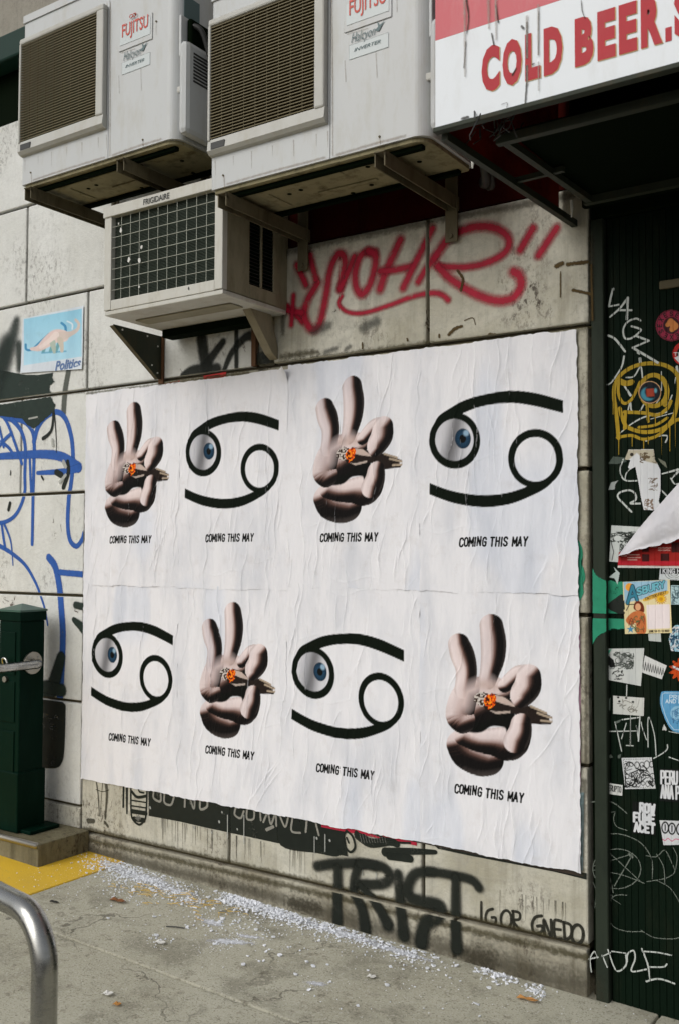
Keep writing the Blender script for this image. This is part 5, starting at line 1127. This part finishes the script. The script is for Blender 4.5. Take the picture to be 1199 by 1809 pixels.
def asbury(P):
    C = np.tile(lin(222, 206, 158), (len(P), 1)); Zp = np.stack([(P[:, 0]-1010)*sA, (P[:, 1]-780)*sA], 1); aa = 4
    over(C, cover(Zp, [(430, 1180), (800, 1168), (800, 1290), (560, 1330), (440, 1360)], 10), lin(150, 186, 206)); over(C, ell(Zp, 480, 1225, 34, 34, 6), lin(232, 160, 60))
    bl2 = lin(58, 128, 150)
    A = [[(465, 1360), (505, 1215), (545, 1335)], [(480, 1310), (530, 1290)]]
    for pl in A: over(C, stro(Zp, pl, 34, aa), lin(24, 46, 56))
    for pl in A: over(C, stro(Zp, pl, 22, aa), bl2)
    pls = fit_text('SBURY', (548, 1290), (775, 1225), (-4, -52), .2)
    for pl in pls: over(C, stro(Zp, pl, 24, aa), lin(24, 46, 56))
    for pl in pls: over(C, stro(Zp, pl, 14, aa), lin(110, 178, 192))
    over(C, cover(Zp, spline([(600, 1320), (700, 1275), (800, 1255), (800, 1285), (720, 1310), (610, 1345)], 4, True), aa), lin(214, 170, 70))
    for pl in fit_text('TATTOO FEST', (612, 1335), (790, 1275), (0, -20), .2): over(C, stro(Zp, pl, 5, 2), lin(60, 40, 20))
    for k in range(14): a = k*2*math.pi/14; over(C, stro(Zp, [(745, 1325), (745+46*math.cos(a), 1325+40*math.sin(a))], 9, 3), lin(190, 130, 20))
    over(C, ell(Zp, 745, 1325, 34, 30, 3), lin(226, 176, 40)); over(C, ell(Zp, 745, 1325, 16, 14, 3), lin(200, 140, 30))
    over(C, cover(Zp, [(622, 1375), (818, 1368), (822, 1570), (632, 1578)], aa), lin(226, 214, 214))
    over(C, cover(Zp, spline([(515, 1400), (530, 1350), (570, 1345), (600, 1380), (605, 1430), (580, 1440), (540, 1425)], 4, True), aa), lin(110, 44, 22))
    over(C, ell(Zp, 552, 1392, 24, 30, 5), lin(222, 164, 120))
    over(C, cover(Zp, spline([(450, 1500), (500, 1440), (560, 1425), (610, 1450), (622, 1530), (615, 1612), (540, 1612), (535, 1530), (480, 1540)], 4, True), aa), lin(196, 112, 62))
    scribble(C, P, (1115, 1088, 1136, 1116), 12, 1.3, lin(84, 96, 60), 31); scribble(C, P, (1110, 1085, 1138, 1118), 8, 1.3, lin(130, 60, 34), 32)
    over(C, stro(Zp, [(455, 1420), (480, 1370), (520, 1370)], 8, 3), lin(60, 50, 40))
    star = [(490+(36 if k % 2 == 0 else 14)*math.sin(k*math.pi/5), 1580-(36 if k % 2 == 0 else 14)*math.cos(k*math.pi/5)) for k in range(10)]; over(C, cover(Zp, star, aa), lin(70, 140, 176))
    for pl in fit_text('JUNE 10-11-12 2022', (645, 1605), (815, 1600), (0, -16), .2): over(C, stro(Zp, pl, 5, 2), lin(50, 40, 24))
    return C
sticker('festival_sticker', [(1099, 1028), (1182, 1024), (1186, 1118), (1103, 1120)], asbury, 'colourful tattoo festival sticker with a red haired woman', None, DY-.004, .0010)
def speck(P):
    C = np.tile(lin(170, 196, 200), (len(P), 1)); scribble(C, P, (1186, 1036, 1215, 1066), 30, 1.2, lin(70, 92, 100), 21); return C
sticker('worn_sticker', rect(1184, 1034, 1216, 1068), speck, 'worn pale blue sticker right of the festival sticker')
def bluep(P):
    C = np.tile(lin(150, 190, 205), (len(P), 1)); scribble(C, P, (1182, 1108, 1212, 1150), 22, 2.2, lin(34, 66, 90), 22); scribble(C, P, (1182, 1108, 1212, 1150), 10, 2, WT, 23); return C
sticker('worn_sticker', rect(1180, 1104, 1216, 1152), bluep, 'blue and white worn sticker below right of the festival sticker', poly_shape([(1183, 1112), (1192, 1104), (1216, 1102), (1216, 1154), (1184, 1150), (1180, 1130)]))
sticker('blank_sticker', [(1144, 1120), (1166, 1118), (1167, 1134), (1145, 1132)], flat_art(lin(180, 184, 180)), 'small blank white sticker under corner of the festival sticker')
def face(P):
    C = np.tile(lin(196, 198, 194), (len(P), 1)); over(C, cover(P, [(1070, 1150), (1080, 1146), (1072, 1160)], 2), lin(60, 150, 120)); scribble(C, P, (1076, 1152, 1118, 1182), 30, 1.3, lin(60, 66, 60), 41); over(C, np.clip(1-np.hypot((P[:, 0]-1098)/9, (P[:, 1]-1165)/16), 0, 1)*.8, lin(90, 94, 90))
    for c in ((1091, 1167), (1111, 1171)): over(C, np.clip(1-np.abs(np.hypot(P[:, 0]-c[0], P[:, 1]-c[1])-5)/1.0, 0, 1), KK)
    over(C, cover(P, [(1074, 1158), (1083, 1166), (1086, 1178), (1078, 1180), (1072, 1172)], 1), KK); scribble(C, P, (1078, 1185, 1100, 1200), 8, 1.4, KK, 43); return C
sticker('face_sticker', [(1070, 1146), (1137, 1145), (1131, 1212), (1067, 1200)], face, 'large white sticker with a scribbled black face')
def hand1(P):
    C = np.tile(lin(200, 200, 198), (len(P), 1))
    for k in range(9): over(C, stro(P, spline([(1135+k*4.4, 1168+k*1.6), (1137+k*4.4, 1184+k*1.2), (1139+k*4.4, 1172+k*1.6)], 4), 1.1, .7), KK)
    return C
sticker('tag_sticker', [(1138, 1158), (1177, 1176), (1168, 1200), (1133, 1188)], hand1, 'tilted white name sticker with scrawled black handwriting', None, DY-.003)
def flower(P):
    C = np.tile(lin(190, 70, 22), (len(P), 1)); over(C, stro(P, [(1188, 1178), (1206, 1186)], 4, 1), WT); scribble(C, P, (1182, 1170, 1215, 1198), 8, 1.5, lin(120, 36, 12), 51); return C
sticker('flower_sticker', rect(1176, 1162, 1226, 1204), flower, 'orange flower shaped sticker at right edge', lambda P: np.hypot(P[:, 0]-1201, P[:, 1]-1183) < 18+3.2*np.cos(11*np.arctan2(P[:, 1]-1183, P[:, 0]-1201)))
def blank(P):
    C = np.tile(lin(198, 198, 192), (len(P), 1)); scribble(C, P, (1086, 1236, 1128, 1258), 9, .9, lin(96, 92, 80), 61)
    for c in ((1091, 1232), (1105, 1233), (1093, 1239), (1117, 1240)): over(C, ell(P, *c, 2.2, 1.8, .8), KK)
    return C
sticker('blank_sticker', [(1082, 1229), (1137, 1233), (1136, 1265), (1082, 1261)], blank, 'blank white rectangular sticker with a dripping stroke above', None, DY-.003)
SH = [(1166, 1225), (1172, 1221), (1200, 1221), (1238, 1222), (1236, 1250), (1226, 1275), (1204, 1293), (1188, 1292), (1178, 1280), (1170, 1262), (1165, 1244)]
def shield(P):
    C = np.tile(lin(90, 150, 190), (len(P), 1)); d = seg_dist(P, SH, True); over(C, np.clip(1-np.abs(d-3.2)/.9, 0, 1), lin(196, 214, 224)); texts(C, P, [('PRICE', (1182, 1235), (1212, 1235), 7, 1.2, lin(206, 220, 228)), ('AND DEAL', (1175, 1242), (1222, 1242), 6, 1.2, lin(206, 220, 228))])
    over(C, ell(P, 1197, 1260, 14, 13, 1), lin(140, 186, 212)); scribble(C, P, (1186, 1250, 1210, 1278), 16, 1.0, lin(60, 110, 150), 71); texts(C, P, [('150', (1186, 1277), (1204, 1277), 8, 1.2, lin(40, 80, 120))]); return C
sticker('shield_sticker', rect(1162, 1218, 1240, 1296), shield, 'light blue police shield shaped sticker', poly_shape(spline(SH, 3, True)), DY-.003)
def doodle(P):
    C = np.tile(lin(205, 206, 206), (len(P), 1)); r = np.random.default_rng(81)
    for j, y in enumerate((1352, 1370, 1383)):
        for k in range(6):
            x = 1105+k*9.2+r.uniform(-1, 1)+j*1.2; over(C, np.clip(1-np.abs(np.hypot((P[:, 0]-x)/r.uniform(.8, 1.1), (P[:, 1]-y-r.uniform(-2, 2))/r.uniform(.9, 1.4))-r.uniform(3.4, 5.2))/1.3, 0, 1), KK)
    scribble(C, P, (1103, 1345, 1152, 1390), 16, 1.8, KK, 82); d = seg_dist(P, [(1097, 1339), (1150, 1338), (1157, 1393), (1103, 1394)], True)
    over(C, np.clip(1-np.abs(d-2.6)/.9, 0, 1)*(np.sin((P[:, 0]+P[:, 1])*1.6) > -.2), KK); return C
sticker('doodle_sticker', [(1097, 1339), (1150, 1338), (1157, 1393), (1103, 1394)], doodle, 'square white sticker crowded with black doodles', None, None, .0008)
def erupto(P):
    C = np.tile(lin(205, 206, 202), (len(P), 1)); texts(C, P, [('ERUPTO', (1074, 1397), (1096, 1400), 10, 1.4, KK)]); return C
sticker('word_sticker', [(1072, 1383), (1099, 1387), (1098, 1406), (1071, 1402)], erupto, 'small white sticker reading ERUPTO', None, None, .0007)
def peru(P):
    C = np.tile(lin(14, 18, 16), (len(P), 1)); texts(C, P, [('PERU ANA', (1167, 1384), (1222, 1387), 22, 3.4, WT), ('ANA PERU', (1167, 1409), (1222, 1414), 22, 3.4, WT)]); return C
sticker('word_sticker', [(1164, 1358), (1224, 1360), (1224, 1420), (1164, 1415)], peru, 'black sticker with white PERU letters at right edge')
def row_(P):
    C = np.tile(lin(15, 18, 15), (len(P), 1)); texts(C, P, [('ROW', (1130, 1434), (1155, 1437), 15, 4.2, WT), ('FUME', (1119, 1451), (1155, 1455), 15, 4.2, WT), ('ACET', (1120, 1468), (1155, 1472), 15, 4.2, WT)]); return C
sticker('word_sticker', [(1116, 1416), (1158, 1418), (1157, 1476), (1116, 1472)], row_, 'black torn sticker with stacked white letters ROW FUME ACET', None, None, .0008)
def yoz(P):
    C = np.tile(lin(205, 206, 206), (len(P), 1))
    for k, c in enumerate(((1174, 1462), (1186, 1464), (1200, 1465))): over(C, ell(P, c[0], c[1], 7, 11, .8), KK); over(C, ell(P, c[0], c[1], 4.6, 8, .8), WT); over(C, stro(P, [(c[0], c[1]-5), (c[0], c[1]+5)], 2.2, .8), KK)
    over(C, stro(P, spline([(1169, 1482), (1174, 1485), (1179, 1481), (1186, 1486), (1193, 1482), (1205, 1486)], 4), 1.3, .7), lin(196, 60, 110)); return C
sticker('tag_sticker', [(1164, 1449), (1216, 1451), (1216, 1492), (1171, 1493)], yoz, 'white sticker with fat black letters and pink squiggle')
# peeling poster: its top corner folds down and forward, the red printed side shows below
def peel():
    t = thing('peeling_poster', tuple(onY(1150, 1000, DY)), 'peeling poster folded over at right, white back above red print', 'poster')
    a, b = onY(1090, 997, DY-.003), onY(1225, 1002, DY-.003); top = onY(1225, 845, DY-.003)
    zb0 = a[2]; n = 26
    def red_art(P):
        C = np.tile(lin(150, 28, 22), (len(P), 1)); over(C, cover(P, [(1080, 990), (1240, 992), (1240, 999), (1080, 998)], 2), lin(178, 30, 44))
        for (x, y, w, h) in ((1133, 966, 12, 9), (1133, 979, 13, 13), (1166, 978, 15, 13), (1185, 958, 14, 18)): over(C, cover(P, rect(x, y, x+w, y+h), 1), lin(58, 14, 12))
        for (x0, x1, y) in ((1096, 1106, 982), (1108, 1128, 980), (1108, 1130, 985), (1108, 1124, 989), (1162, 1184, 968), (1162, 1182, 972), (1110, 1126, 972), (1148, 1158, 966)): over(C, stro(P, [(x0, y), (x1, y)], 1.4, .8), lin(210, 170, 160))
        over(C, cover(P, [(1088, 999), (1240, 1001), (1240, 1006), (1088, 1004)], .8), lin(200, 196, 190)); return C
    quad = [(1092, 976), (1226, 930), (1226, 1004), (1090, 1003)]
    paper('printed_side', quad, DY-.004, .0012, red_art, M['print_door'], t)
    V = []; F = []; A3 = [onY(1199, 853, DY-.006), onY(1226, 828, DY-.006)]
    # the fold: rows run from the diagonal fold line down to the free edge, bulging forward
    fold = [onY(x, y, DY-.005) for x, y in ((1091, 982), (1127, 935), (1163, 893), (1199, 853), (1228, 822))]
    fold = [np.array(q) for q in spline(fold, 14)]
    free = [onY(x, y, DY-.03) for x, y in ((1091, 984), (1130, 970), (1165, 962), (1199, 953), (1228, 946))]; free = [np.array(q) for q in spline(free, 14)]
    m_ = 30
    for p, q in zip(fold, free):
        for k in range(m_):
            s = k/(m_-1); r = p*(1-s)+q*s; r = r.copy(); r[1] -= .022*math.sin(math.pi*min(1, s*1.1))*min(1, np.linalg.norm(q-p)/.12); V.append(r)
    V = np.array(V); ii = np.arange(len(V)); sN = (ii % m_)/(m_-1); V[:, 1] -= (.004*vnoise(V[:, 0]*60, V[:, 2]*40, 77)+.0025*vnoise(V[:, 0]*150+V[:, 2]*80, V[:, 2]*120, 78)); V[:, 2] += (vnoise(V[:, 0]*90, V[:, 0]*0, 79)-.5)*.008*sN**6
    F = grid_faces(m_, len(fold)); B = V.copy(); B[:, 1] += .0008
    c = np.tile(lin(206, 204, 208), (2*len(V), 1)); F2 = np.vstack([F, F[:, ::-1]+len(V)])
    link('folded_flap', np.vstack([V, B]), F2, M['print_door'], t, True, cols=c)
peel()

# ------------------------------------------------------------------ post, rail and plinth
PZ = .128
pl_ = thing('plinth', (-4.4, -.15, .03), 'low concrete plinth with steel edge under the green post', 'plinth')
MB().box(-6.0, -3.611, -.300, -.006, -.05, PZ, .004, 2).out('block', M['plinth'], pl_)
MB().tube([(-6.0, -.298, PZ-.006), (-3.617, -.298, PZ-.006)], .014, 12).out('steel_edge', M['nosing'], pl_, True)
c0 = onZ(30, 1474, PZ); px1 = c0[0]; py0 = c0[1]
side_w = None
for yy in np.linspace(py0+.02, 0, 200):
    if proj(np.array([px1, yy, PZ+.05]))[0] >= 80: side_w = yy-py0; break
side_w = side_w or .12
front_w = .175
def zat(px_, py_): return onX(px_, py_, px1)[2]
zsl = zat(30, 1367); ztop = zat(30, 1080)
po = thing('green_post', (px1-.08, py0+.06, PZ), 'dark green square steel post with pyramid cap standing on plinth', 'post')
e = .010
X0p, X1p, Y0p, Y1p = px1-front_w, px1, py0, py0+side_w
MB().box(X0p, X1p, Y0p, Y1p, PZ+.002, zsl, .006, 2).out('base_sleeve', M['post'], po)
MB().box(X0p+e, X1p-e, Y0p+e, Y1p-e, zsl-.01, ztop-.05, .006, 2).out('shaft', M['post'], po)
MB().box(X0p+e-.002, X1p-e+.006, Y0p+e-.006, Y1p-e+.006, ztop-.05, ztop-.004, .004, 2).out('collar', M['post'], po)
cx_, cy_ = (X0p+X1p)/2, (Y0p+Y1p)/2
q = [(X0p+e-.004, Y0p+e-.008), (X1p-e+.008, Y0p+e-.008), (X1p-e+.008, Y1p-e+.008), (X0p+e-.004, Y1p-e+.008)]
MB().add([(a, b, ztop-.006) for a, b in q]+[(a, b, ztop+.003) for a, b in q]+[(cx_, cy_, ztop+.030)], [(3, 2, 1, 0)]+[(i, (i+1) % 4, 4+(i+1) % 4, 4+i) for i in range(4)]+[(4+i, 4+(i+1) % 4, 8) for i in range(4)]).out('cap', M['post_cap'], po)
MB().box(X1p-.03, X1p+.07, Y0p+.02, Y1p+.03, PZ+.0005, PZ+.018, .004, 2).out('foot_plate', M['post'], po)
for (za_, zb_) in ((ztop-.30, ztop-.10), (ztop-.52, ztop-.33), (ztop-.80, ztop-.56)):
    d_ = MB().box(X0p+e+.02, X1p-e-.03, Y0p+e-.005, Y0p+e-.0005, za_, zb_, .003, 2).out('access_panel', M['post'], po)
hq = MB(); zc_ = onY(16, 1172, Y0p)[2]; xq = onY(16, 1172, Y0p)[0]
hq.tube(spline([(xq-.03, Y0p-.0, zc_-.02), (xq-.02, Y0p-.02, zc_+.02), (xq+.01, Y0p-.022, zc_+.02), (xq+.025, Y0p-.02, zc_-.03)], 5), .006, 8).out('hook', M['chrome'], po, True)
q9 = onY(9, 1200, Y0p); MB().prism(ellipse(q9[0], q9[2], .014, .014, 14)[:-1], 1, Y0p-.004, Y0p+e).out('lock', M['nosing'], po)
# hand rail fixed to the post's right face
fl = onX(58, 1171, X1p-e+.004); zr = fl[2]; yr = fl[1]; xr = X1p-e
hr = thing('handrail', (xr+.03, yr-.4, zr), 'stainless steel handrail fixed to the green post by a round flange', 'handrail')
MB().prism(ellipse(yr, zr, .052, .052, 24)[:-1], 0, xr+.0005, xr+.010).out('flange', M['nosing'], hr)
for k in range(4): MB().prism(ellipse(yr+.038*math.cos(k*1.57+.78), zr+.038*math.sin(k*1.57+.78), .006, .006, 6)[:-1], 0, xr+.010, xr+.013).out('bolt', M['chrome'], hr)
arc = [(xr+.008, yr, zr), (xr+.03, yr, zr)]+[(xr+.03+.045*math.sin(t), yr-.045+.045*math.cos(t), zr) for t in np.linspace(.2, math.pi/2, 8)]
arc += [(xr+.075, yr-.2, zr), (xr+.075, yr-1.6, zr)]
MB().tube(arc, .020, 16).out('rail', M['chrome'], hr, True)
MB().tube([(xr+.075, yr-1.45, zr), (xr+.075, yr-1.45, .0)], .020, 14).out('rail_post', M['chrome'], hr, True)
# foreground hoop
dpt = 1.86
def atd(x, y, d): return CAM + ray(x, y)*d
v0 = atd(79, 1740, dpt); ptop = atd(0, 1604, dpt); zt = ptop[2]
def top_for(h, target):
    lo, hi = .2, 1.2
    for _ in range(40):
        md = (lo+hi)/2
        if proj(np.array([h[0], h[1], md]))[1] > target: lo = md
        else: hi = md
    return lo
dirl = np.array([-1.0, .18, 0]); dirl /= np.linalg.norm(dirl); R_ = .095; zt = top_for(np.array([v0[0], v0[1]])+dirl[:2]*R_, 1601)
base = np.array([v0[0], v0[1], 0]); gzz = gz(base[0])
pts = [base*[1, 1, 0]+[0, 0, gzz-.05]]+[base+[0, 0, z] for z in np.linspace(gzz+.2, zt-R_, 6)]
pts += [base+dirl*(R_-R_*math.cos(t))+np.array([0, 0, zt-R_+R_*math.sin(t)]) for t in np.linspace(.15, math.pi/2, 12)]
pts += [base+dirl*(.62-R_)+np.array([0, 0, zt])]+[base+dirl*(.62-R_+R_*math.sin(t))+np.array([0, 0, zt-R_+R_*math.cos(t)]) for t in np.linspace(.15, math.pi/2, 10)]
far = base+dirl*.62; pts += [far+np.array([0, 0, gz(far[0])-.05])]
hp = thing('steel_hoop', tuple(base+[0, 0, gzz]), 'shiny bent stainless steel tube hoop in the foreground', 'railing')
MB().tube(pts, .0245, 24).out('tube', M['chrome'], hp, True)
for q in (base, far):
    MB().prism(ellipse(q[0], q[1], .06, .06, 24)[:-1], 2, gz(q[0])+.0005, gz(q[0])+.008).out('foot_flange', M['nosing'], hp)

# ------------------------------------------------------------------ salt, straw and litter on the pavement
chunk = [(1, 0, 0), (-1, 0, 0), (0, 1, 0), (0, -1, 0), (0, 0, 1), (0, 0, -1)]
chF = [(0, 2, 4), (2, 1, 4), (1, 3, 4), (3, 0, 4), (2, 0, 5), (1, 2, 5), (3, 1, 5), (0, 3, 5)]
sv = []; sf = []
def grain(X, Y, s):
    if Y > -.02: Y = -.02-abs(rng.normal(0, .02))
    if X < -3.60 and Y > -.31: return
    n = len(sv); g0 = gz(X); R3 = rng.uniform(.6, 1.3, 6); rot = rng.uniform(0, 6.28); c, si = math.cos(rot), math.sin(rot)
    for (x, y, z), r in zip(chunk, R3): sv.append((X+s*r*(x*c-y*si), Y+s*r*(x*si+y*c), g0+s*.35+s*.75*r*z))
    sf.extend([tuple(i+n for i in f) for f in chF])
def cluster(px_, py_, sx, sy, n, smin, smax, ang=0.0):
    n = int(n*1.7)
    for _ in range(n):
        a, b = rng.normal(0, sx), rng.normal(0, sy); c, s_ = math.cos(ang), math.sin(ang)
        q = ground(px_+a*c-b*s_, min(1805, py_+a*s_+b*c))
        if q[1] > .0: q[1] = -.025
        grain(q[0], q[1], smin*.7+(1.05*smax-smin*.7)*rng.random()**4.5)
A = .27
cluster(240, 1550, 45, 12, 750, .0015, .007, A); cluster(195, 1530, 30, 8, 380, .0015, .006, A); cluster(300, 1570, 35, 9, 380, .0015, .007, A); cluster(215, 1575, 25, 10, 200, .0012, .005, A)
cluster(430, 1592, 22, 7, 650, .002, .009, .05); cluster(485, 1612, 28, 8, 480, .0018, .008, A); cluster(560, 1636, 38, 8, 420, .0015, .007, A); cluster(640, 1662, 40, 9, 330, .0015, .006, A)
cluster(335, 1593, 12, 4, 140, .0015, .008); cluster(375, 1630, 30, 12, 130, .0012, .006); cluster(400, 1665, 28, 7, 240, .001, .0035, -.2); cluster(455, 1640, 40, 14, 160, .0012, .006, A); cluster(285, 1665, 10, 6, 50, .0015, .006); cluster(735, 1690, 30, 12, 150, .0013, .006, A); cluster(885, 1722, 14, 8, 90, .0018, .009, A); cluster(945, 1750, 10, 8, 70, .0018, .008)
cluster(560, 1740, 18, 8, 60, .001, .003); cluster(600, 1680, 230, 30, 200, .0008, .003, .25); cluster(300, 1630, 110, 30, 130, .0008, .003, .1); cluster(800, 1760, 130, 20, 90, .0008, .003); cluster(120, 1555, 50, 20, 120, .001, .004)
def flake(X, Y, s):
    if Y > -.03: Y = -.03-abs(rng.normal(0, .02))
    if X < -3.58 and Y > -.33: return
    n = len(sv); k = 6; a0 = rng.uniform(0, 6.28); g0 = gz(X); tz_ = rng.uniform(.0015, .005); tx, ty = rng.normal(0, .25, 2)
    ring = [(s*rng.uniform(.5, 1.2)*math.cos(a0+i*6.283/k), s*rng.uniform(.4, 1.0)*math.sin(a0+i*6.283/k)) for i in range(k)]
    for zz in (0.0, tz_):
        for (x, y) in ring: sv.append((X+x, Y+y, g0+.001+zz+max(0, tx*x+ty*y)))
    sf.append(tuple(range(n+k, n+2*k)))
    for i in range(k): sf.append((n+i, n+(i+1) % k, n+k+(i+1) % k, n+k+i))
for (px_, py_, sx, sy, n_) in ((240, 1550, 55, 13, 90), (430, 1594, 26, 8, 60), (500, 1616, 45, 10, 70), (600, 1650, 50, 11, 60), (700, 1682, 40, 11, 40), (390, 1640, 60, 20, 40), (885, 1722, 25, 9, 22), (945, 1752, 16, 9, 12), (780, 1705, 60, 12, 25), (500, 1690, 200, 30, 40)):
    for _ in range(n_):
        a = rng.normal(0, sx); q = ground(px_+a, py_+rng.normal(0, sy)+a*.27); flake(q[0], q[1], .003+.008*rng.random()**2)
P_salt = m_paint('salt_powder', (.74, .76, .82), .9, .8, .9, 1.6, 70)
def smear(px_, py_, lx, ly, ang):
    """thin crust of trodden salt lying on the slabs"""
    c = ground(px_, py_); n = 20; V = []; A_ = []; F_ = []
    for k, d in ((1.0, 1.0), (.55, .45)):
        for i_ in range(n):
            a = 2*math.pi*i_/n; r = rng.uniform(.75, 1.2); x, y = lx*k*r*math.cos(a), ly*k*r*math.sin(a)
            X, Y = c[0]+x*math.cos(ang)-y*math.sin(ang), min(c[1]+x*math.sin(ang)+y*math.cos(ang), -.018); V.append((X, Y, gz(X)+.0012)); A_.append(d)
    V.append((c[0], min(c[1], -.02), gz(c[0])+.0012)); A_.append(.1)
    for i_ in range(n):
        j_ = (i_+1) % n; F_ += [(i_, j_, n+j_, n+i_), (n+i_, n+j_, 2*n)]
    link('salt_smear', V, F_, P_salt, side, attrs={'d': A_})
for a_ in ((205, 1532, .16, .05, -.1), (255, 1552, .22, .06, 0), (310, 1574, .16, .04, 0), (430, 1594, .15, .035, 0), (500, 1616, .22, .04, 0), (600, 1648, .26, .035, 0), (700, 1680, .2, .03, 0), (405, 1664, .11, .03, .5), (440, 1655, .07, .02, .3), (560, 1738, .05, .02, .3), (890, 1722, .07, .035, 0), (375, 1630, .08, .03, 0)): smear(*a_)
so = link('rock_salt', sv, sf, M['salt']); setp(so, 'white de-icing salt scattered along foot of wall', 'salt', kind='stuff')
st_ = MB()
for k in range(70):
    px_, py_ = (rng.normal(255, 22), rng.normal(1573, 9)) if k < 28 else ((rng.normal(325, 26), rng.normal(1590, 9)) if k < 54 else (rng.normal(385, 22), rng.normal(1612, 8)))
    q = ground(px_, py_); l = rng.uniform(.02, .06); a = rng.normal(.2, .6); d = np.array([math.cos(a), math.sin(a), 0])*l/2; bnd = np.array([-d[1], d[0], 0])*rng.normal(0, .35)
    z = np.array([0, 0, .004+rng.uniform(0, .006)]); st_.tube([q-d+z, q+bnd+z*1.3, q+d+z], .0011, 4)
so = st_.out('straw', M['straw']); setp(so, 'thin yellow straws strewn over the salt near the wall', 'straw', kind='stuff')
def litter(name, px_, py_, pts, mat, h, label, cat):
    q = ground(px_, py_); V = []; n = len(pts)
    for k, (x, y) in enumerate(pts): V.append((q[0]+x, q[1]+y, q[2]+.002+h*(.3+.7*abs(math.sin(k*1.7)))))
    V.append((q[0], q[1], q[2]+.004+h*.4)); W_ = [(v[0], v[1], v[2]-.0015) for v in V]
    F = [(i, (i+1) % n, n) for i in range(n)]+[((i+1) % n+n+1, i+n+1, 2*n+1) for i in range(n)]+[(i, i+n+1, (i+1) % n+n+1, (i+1) % n) for i in range(n)]
    return setp(link(name, V+W_, F, mat), label, cat)
leafp = [(-.040, -.004), (-.030, .010), (-.010, .014), (.010, .011), (.030, .012), (.042, .004), (.034, -.008), (.012, -.012), (-.012, -.009), (-.030, -.012)]
litter('dead_leaf', 208, 1594, leafp, M['leaf'], .012, 'brown curled dead leaf beside the salt near yellow paint', 'leaf')
litter('dead_leaf', 96, 1595, [(x*.6, y*.6) for x, y in leafp], M['ink'], .006, 'small dark leaf near edge of the yellow paint', 'leaf')
litter('cigarette_butt', 930, 1769, [(x*.9, y*.8) for x, y in leafp], m_plain('tan_paper', (.46, .22, .06), .2, .7), .012, 'tan cigarette butt near the foot of the door', 'litter')
litter('paper_scrap', 190, 1759, [(x*.45, y*1.1) for x, y in leafp], M['litter'], .010, 'small white paper scrap alone on the open pavement', 'litter')
litter('paper_scrap', 283, 1668, [(x*.55, y*1.0) for x, y in leafp], M['litter'], .010, 'white paper scrap below the salt patches', 'litter')
litter('paper_scrap', 655, 1728, [(x*.4, y*.9) for x, y in leafp], M['litter'], .008, 'white flake on pavement below the black TRIST graffiti', 'litter')
litter('dead_leaf', 207, 1777, [(x*.35, y*.8) for x, y in leafp], m_plain('orange_leaf', (.42, .19, .04), .2, .7), .008, 'small orange leaf at the bottom of the pavement', 'leaf')
tw = ground(310, 1640); tg = MB().tube([tw+[-.035, -.012, .004], tw+[0, 0, .006], tw+[.035, .014, .004]], .0022, 6).out('twig', M['ink']); setp(tg, 'thin dark twig on pavement among salt', 'twig')
